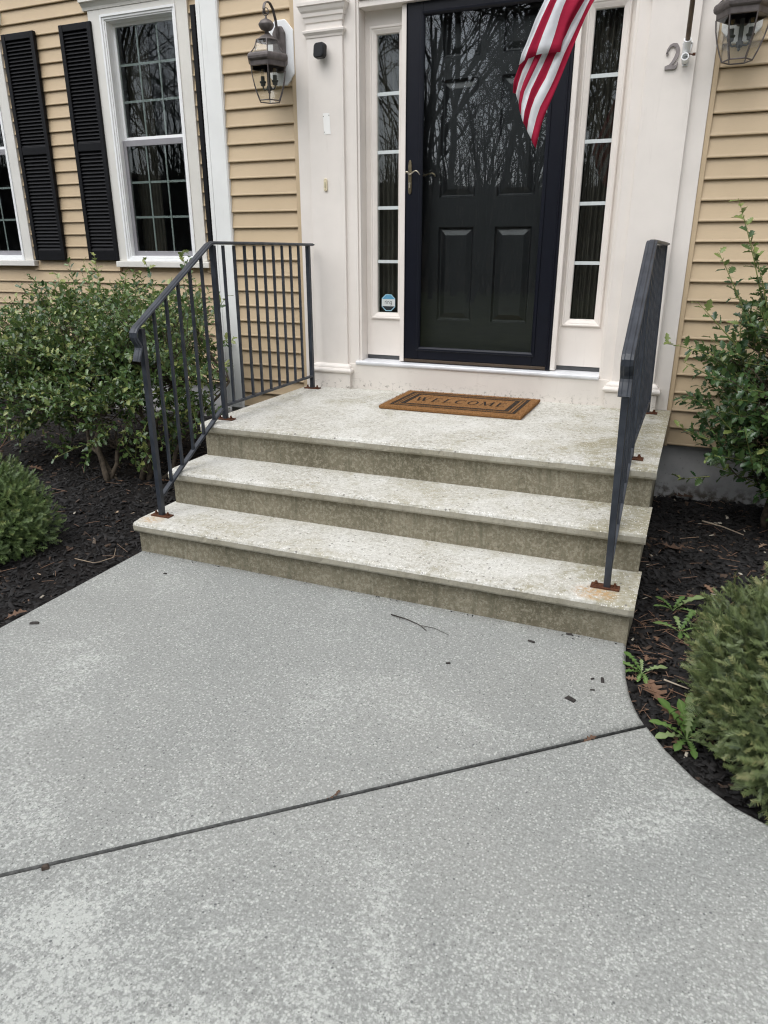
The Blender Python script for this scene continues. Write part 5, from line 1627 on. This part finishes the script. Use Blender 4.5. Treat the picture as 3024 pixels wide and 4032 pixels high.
# ------------------------------------------------------------------ bare woodland across the lawn (seen in the glass)
def branch(mb, p, d, ln, r, lvl, g_):
    n = 3
    pts = [p]; dd = d.copy()
    for i in range(n):
        dd = (dd + g_.normal(0, .10, 3) + np.array([0, 0, .03])); dd /= np.linalg.norm(dd)
        pts.append(pts[-1] + dd * ln / n)
    mb.tube([tuple(q) for q in pts], list(np.linspace(r, r * .6, n + 1)), 4 if lvl > 1 else 3, cap=False)
    if lvl == 0: return
    k = g_.integers(3, 5) if lvl < 4 else g_.integers(5, 8)
    for i in range(k):
        t_ = g_.uniform(.35, 1.0) if lvl < 4 else g_.uniform(.3, 1.0)
        q = pts[0] + (pts[-1] - pts[0]) * t_
        a_ = g_.normal(size=3); a_ -= dd * a_.dot(dd); a_ /= np.linalg.norm(a_)
        nd = dd * .75 + a_ * g_.uniform(.45, .85) + np.array([0, 0, .12]); nd /= np.linalg.norm(nd)
        branch(mb, q, nd, ln * g_.uniform(.45, .68), r * .5, lvl - 1, g_)
protos = []
for s_ in range(4):
    g_ = np.random.default_rng(40 + s_); mb = MB()
    branch(mb, np.array([0., 0., 0.]), np.array([g_.normal(0, .05), g_.normal(0, .05), 1.0]), 8.5, .105, 4, g_)
    protos.append((np.array(mb.v), mb.f))
g_ = np.random.default_rng(5)
PT, SCL, YW = [], [], []
for i in range(90):
    d_ = g_.uniform(14, 44); a_ = g_.uniform(-2.75, -.75)
    PT.append((1 + d_ * math.cos(a_), d_ * math.sin(a_) - 3, -.1 + max(0, (d_ - 20) * .12))); SCL.append(g_.uniform(.6, 1.3)); YW.append(g_.uniform(0, 6.28))
PT = np.array(PT); n = len(PT)
M4 = trs(PT, rot_zxy(np.array(YW), g_.normal(0, .09, n), g_.normal(0, .09, n)), np.array(SCL))
V_, F_ = [], []
TREES = []
for k, (v, f) in enumerate(protos):
    me = bpy.data.meshes.new('bare_tree'); me.from_pydata([tuple(q) for q in v], [], f); me.materials.append(WOODS); TREES.append(me)
wd = bpy.data.objects.new('bare_tree', TREES[0])
for i in range(n):
    o = bpy.data.objects.new('bare_tree', TREES[i % 4]); COL.objects.link(o); o.matrix_world = Matrix(M4[i].tolist())
    tag(o, 'leafless tree of the wood across the lawn, mirrored in the door glass', 'tree', 'leafless trees mirrored in the glass')
bpy.data.objects.remove(wd)
# undergrowth below the trunks
mb = MB()
for i in range(420):
    d_ = g_.uniform(17, 42); a_ = g_.uniform(-3.0, -.4); c_ = np.array([1 + d_ * math.cos(a_), d_ * math.sin(a_) - 3, max(0, (d_ - 20) * .15)])
    for j in range(10):
        q = c_ + np.array([g_.normal(0, .8), g_.normal(0, .8), 0]); tip = q + np.array([g_.normal(0, .5), g_.normal(0, .5), g_.uniform(.8, 3.4)])
        mb.tube([tuple(q), tuple((q + tip) / 2 + g_.normal(0, .1, 3)), tuple(tip)], [.03, .02, .008], 3, cap=False)
for i in range(1500):
    d_ = g_.uniform(24, 66); a_ = g_.uniform(-3.0, -.4); h_ = .09 * max(0, d_ - 21)
    q = np.array([1 + d_ * math.cos(a_), d_ * math.sin(a_) - 3, h_]); tip = q + np.array([g_.normal(0, .6), g_.normal(0, .6), g_.uniform(3, 8)])
    mb.tube([tuple(q), tuple((q + tip) / 2 + g_.normal(0, .2, 3)), tuple(tip)], [.06, .04, .012], 3, cap=False)
    for j in range(4):
        t_ = g_.uniform(.3, .95); b_ = q + (tip - q) * t_; e_ = b_ + np.array([g_.normal(0, .8), g_.normal(0, .8), g_.uniform(.4, 1.6)])
        mb.tube([tuple(b_), tuple(e_)], [.025, .008], 3, cap=False)
tag(obj('undergrowth', mb, WOODS, normals=False), 'tangled bare brush under the wood across the lawn', 'brush', kind='stuff')

# unseen slope added to block the low sky mirrored in the glass
mb = MB(); v, f = [], []
ns_, nr_ = 48, 10
for i in range(ns_ + 1):
    a_ = lerp(-3.35, .2, i / ns_)
    for j in range(nr_):
        d_ = 19 + j * 5.5
        v.append((1 + d_ * math.cos(a_), d_ * math.sin(a_) - 3, -.09 + .135 * max(0, d_ - 21) * (1 + .25 * math.sin(3 * a_ + j)) ))
for i in range(ns_):
    for j in range(nr_ - 1):
        f.append((i * nr_ + j, i * nr_ + j + 1, (i + 1) * nr_ + j + 1, (i + 1) * nr_ + j))
mb.add(v, f)
tag(obj('added_hill', mb, plain('added_slope', (.040, .030, .022), .95, .1, var=.4, scale=1.5), smooth=True, normals=False), kind='structure')

# grit swept against the lowest riser and into the joint
gn = 90
gx_ = rng.uniform(.02, 2.33, gn); gy_ = -1.884 - np.abs(rng.normal(0, .010, gn)); gz_ = np.full(gn, .002)
jn_ = 120
tj = rng.uniform(0, 1.9, jn_)
gx_ = np.r_[gx_, J0.x + jd.x * tj]; gy_ = np.r_[gy_, J0.y + jd.y * tj + rng.normal(0, .002, jn_)]; gz_ = np.r_[gz_, np.full(jn_, -.016)]
ga = len(gx_)
Lg = rng.lognormal(-5.4, .5, ga).clip(.002, .016)
join_copies('grit', [chip_template()], trs(np.stack([gx_, gy_, gz_], 1), rot_zxy(rng.uniform(0, 6.28, ga), rng.normal(0, .3, ga), rng.normal(0, .3, ga)), np.stack([Lg, Lg * 1.4, Lg * 1.6], 1)), CHIPS, None, rng.random(ga), label='dark grit gathered along the lowest riser and the walk joint', cat='grit')
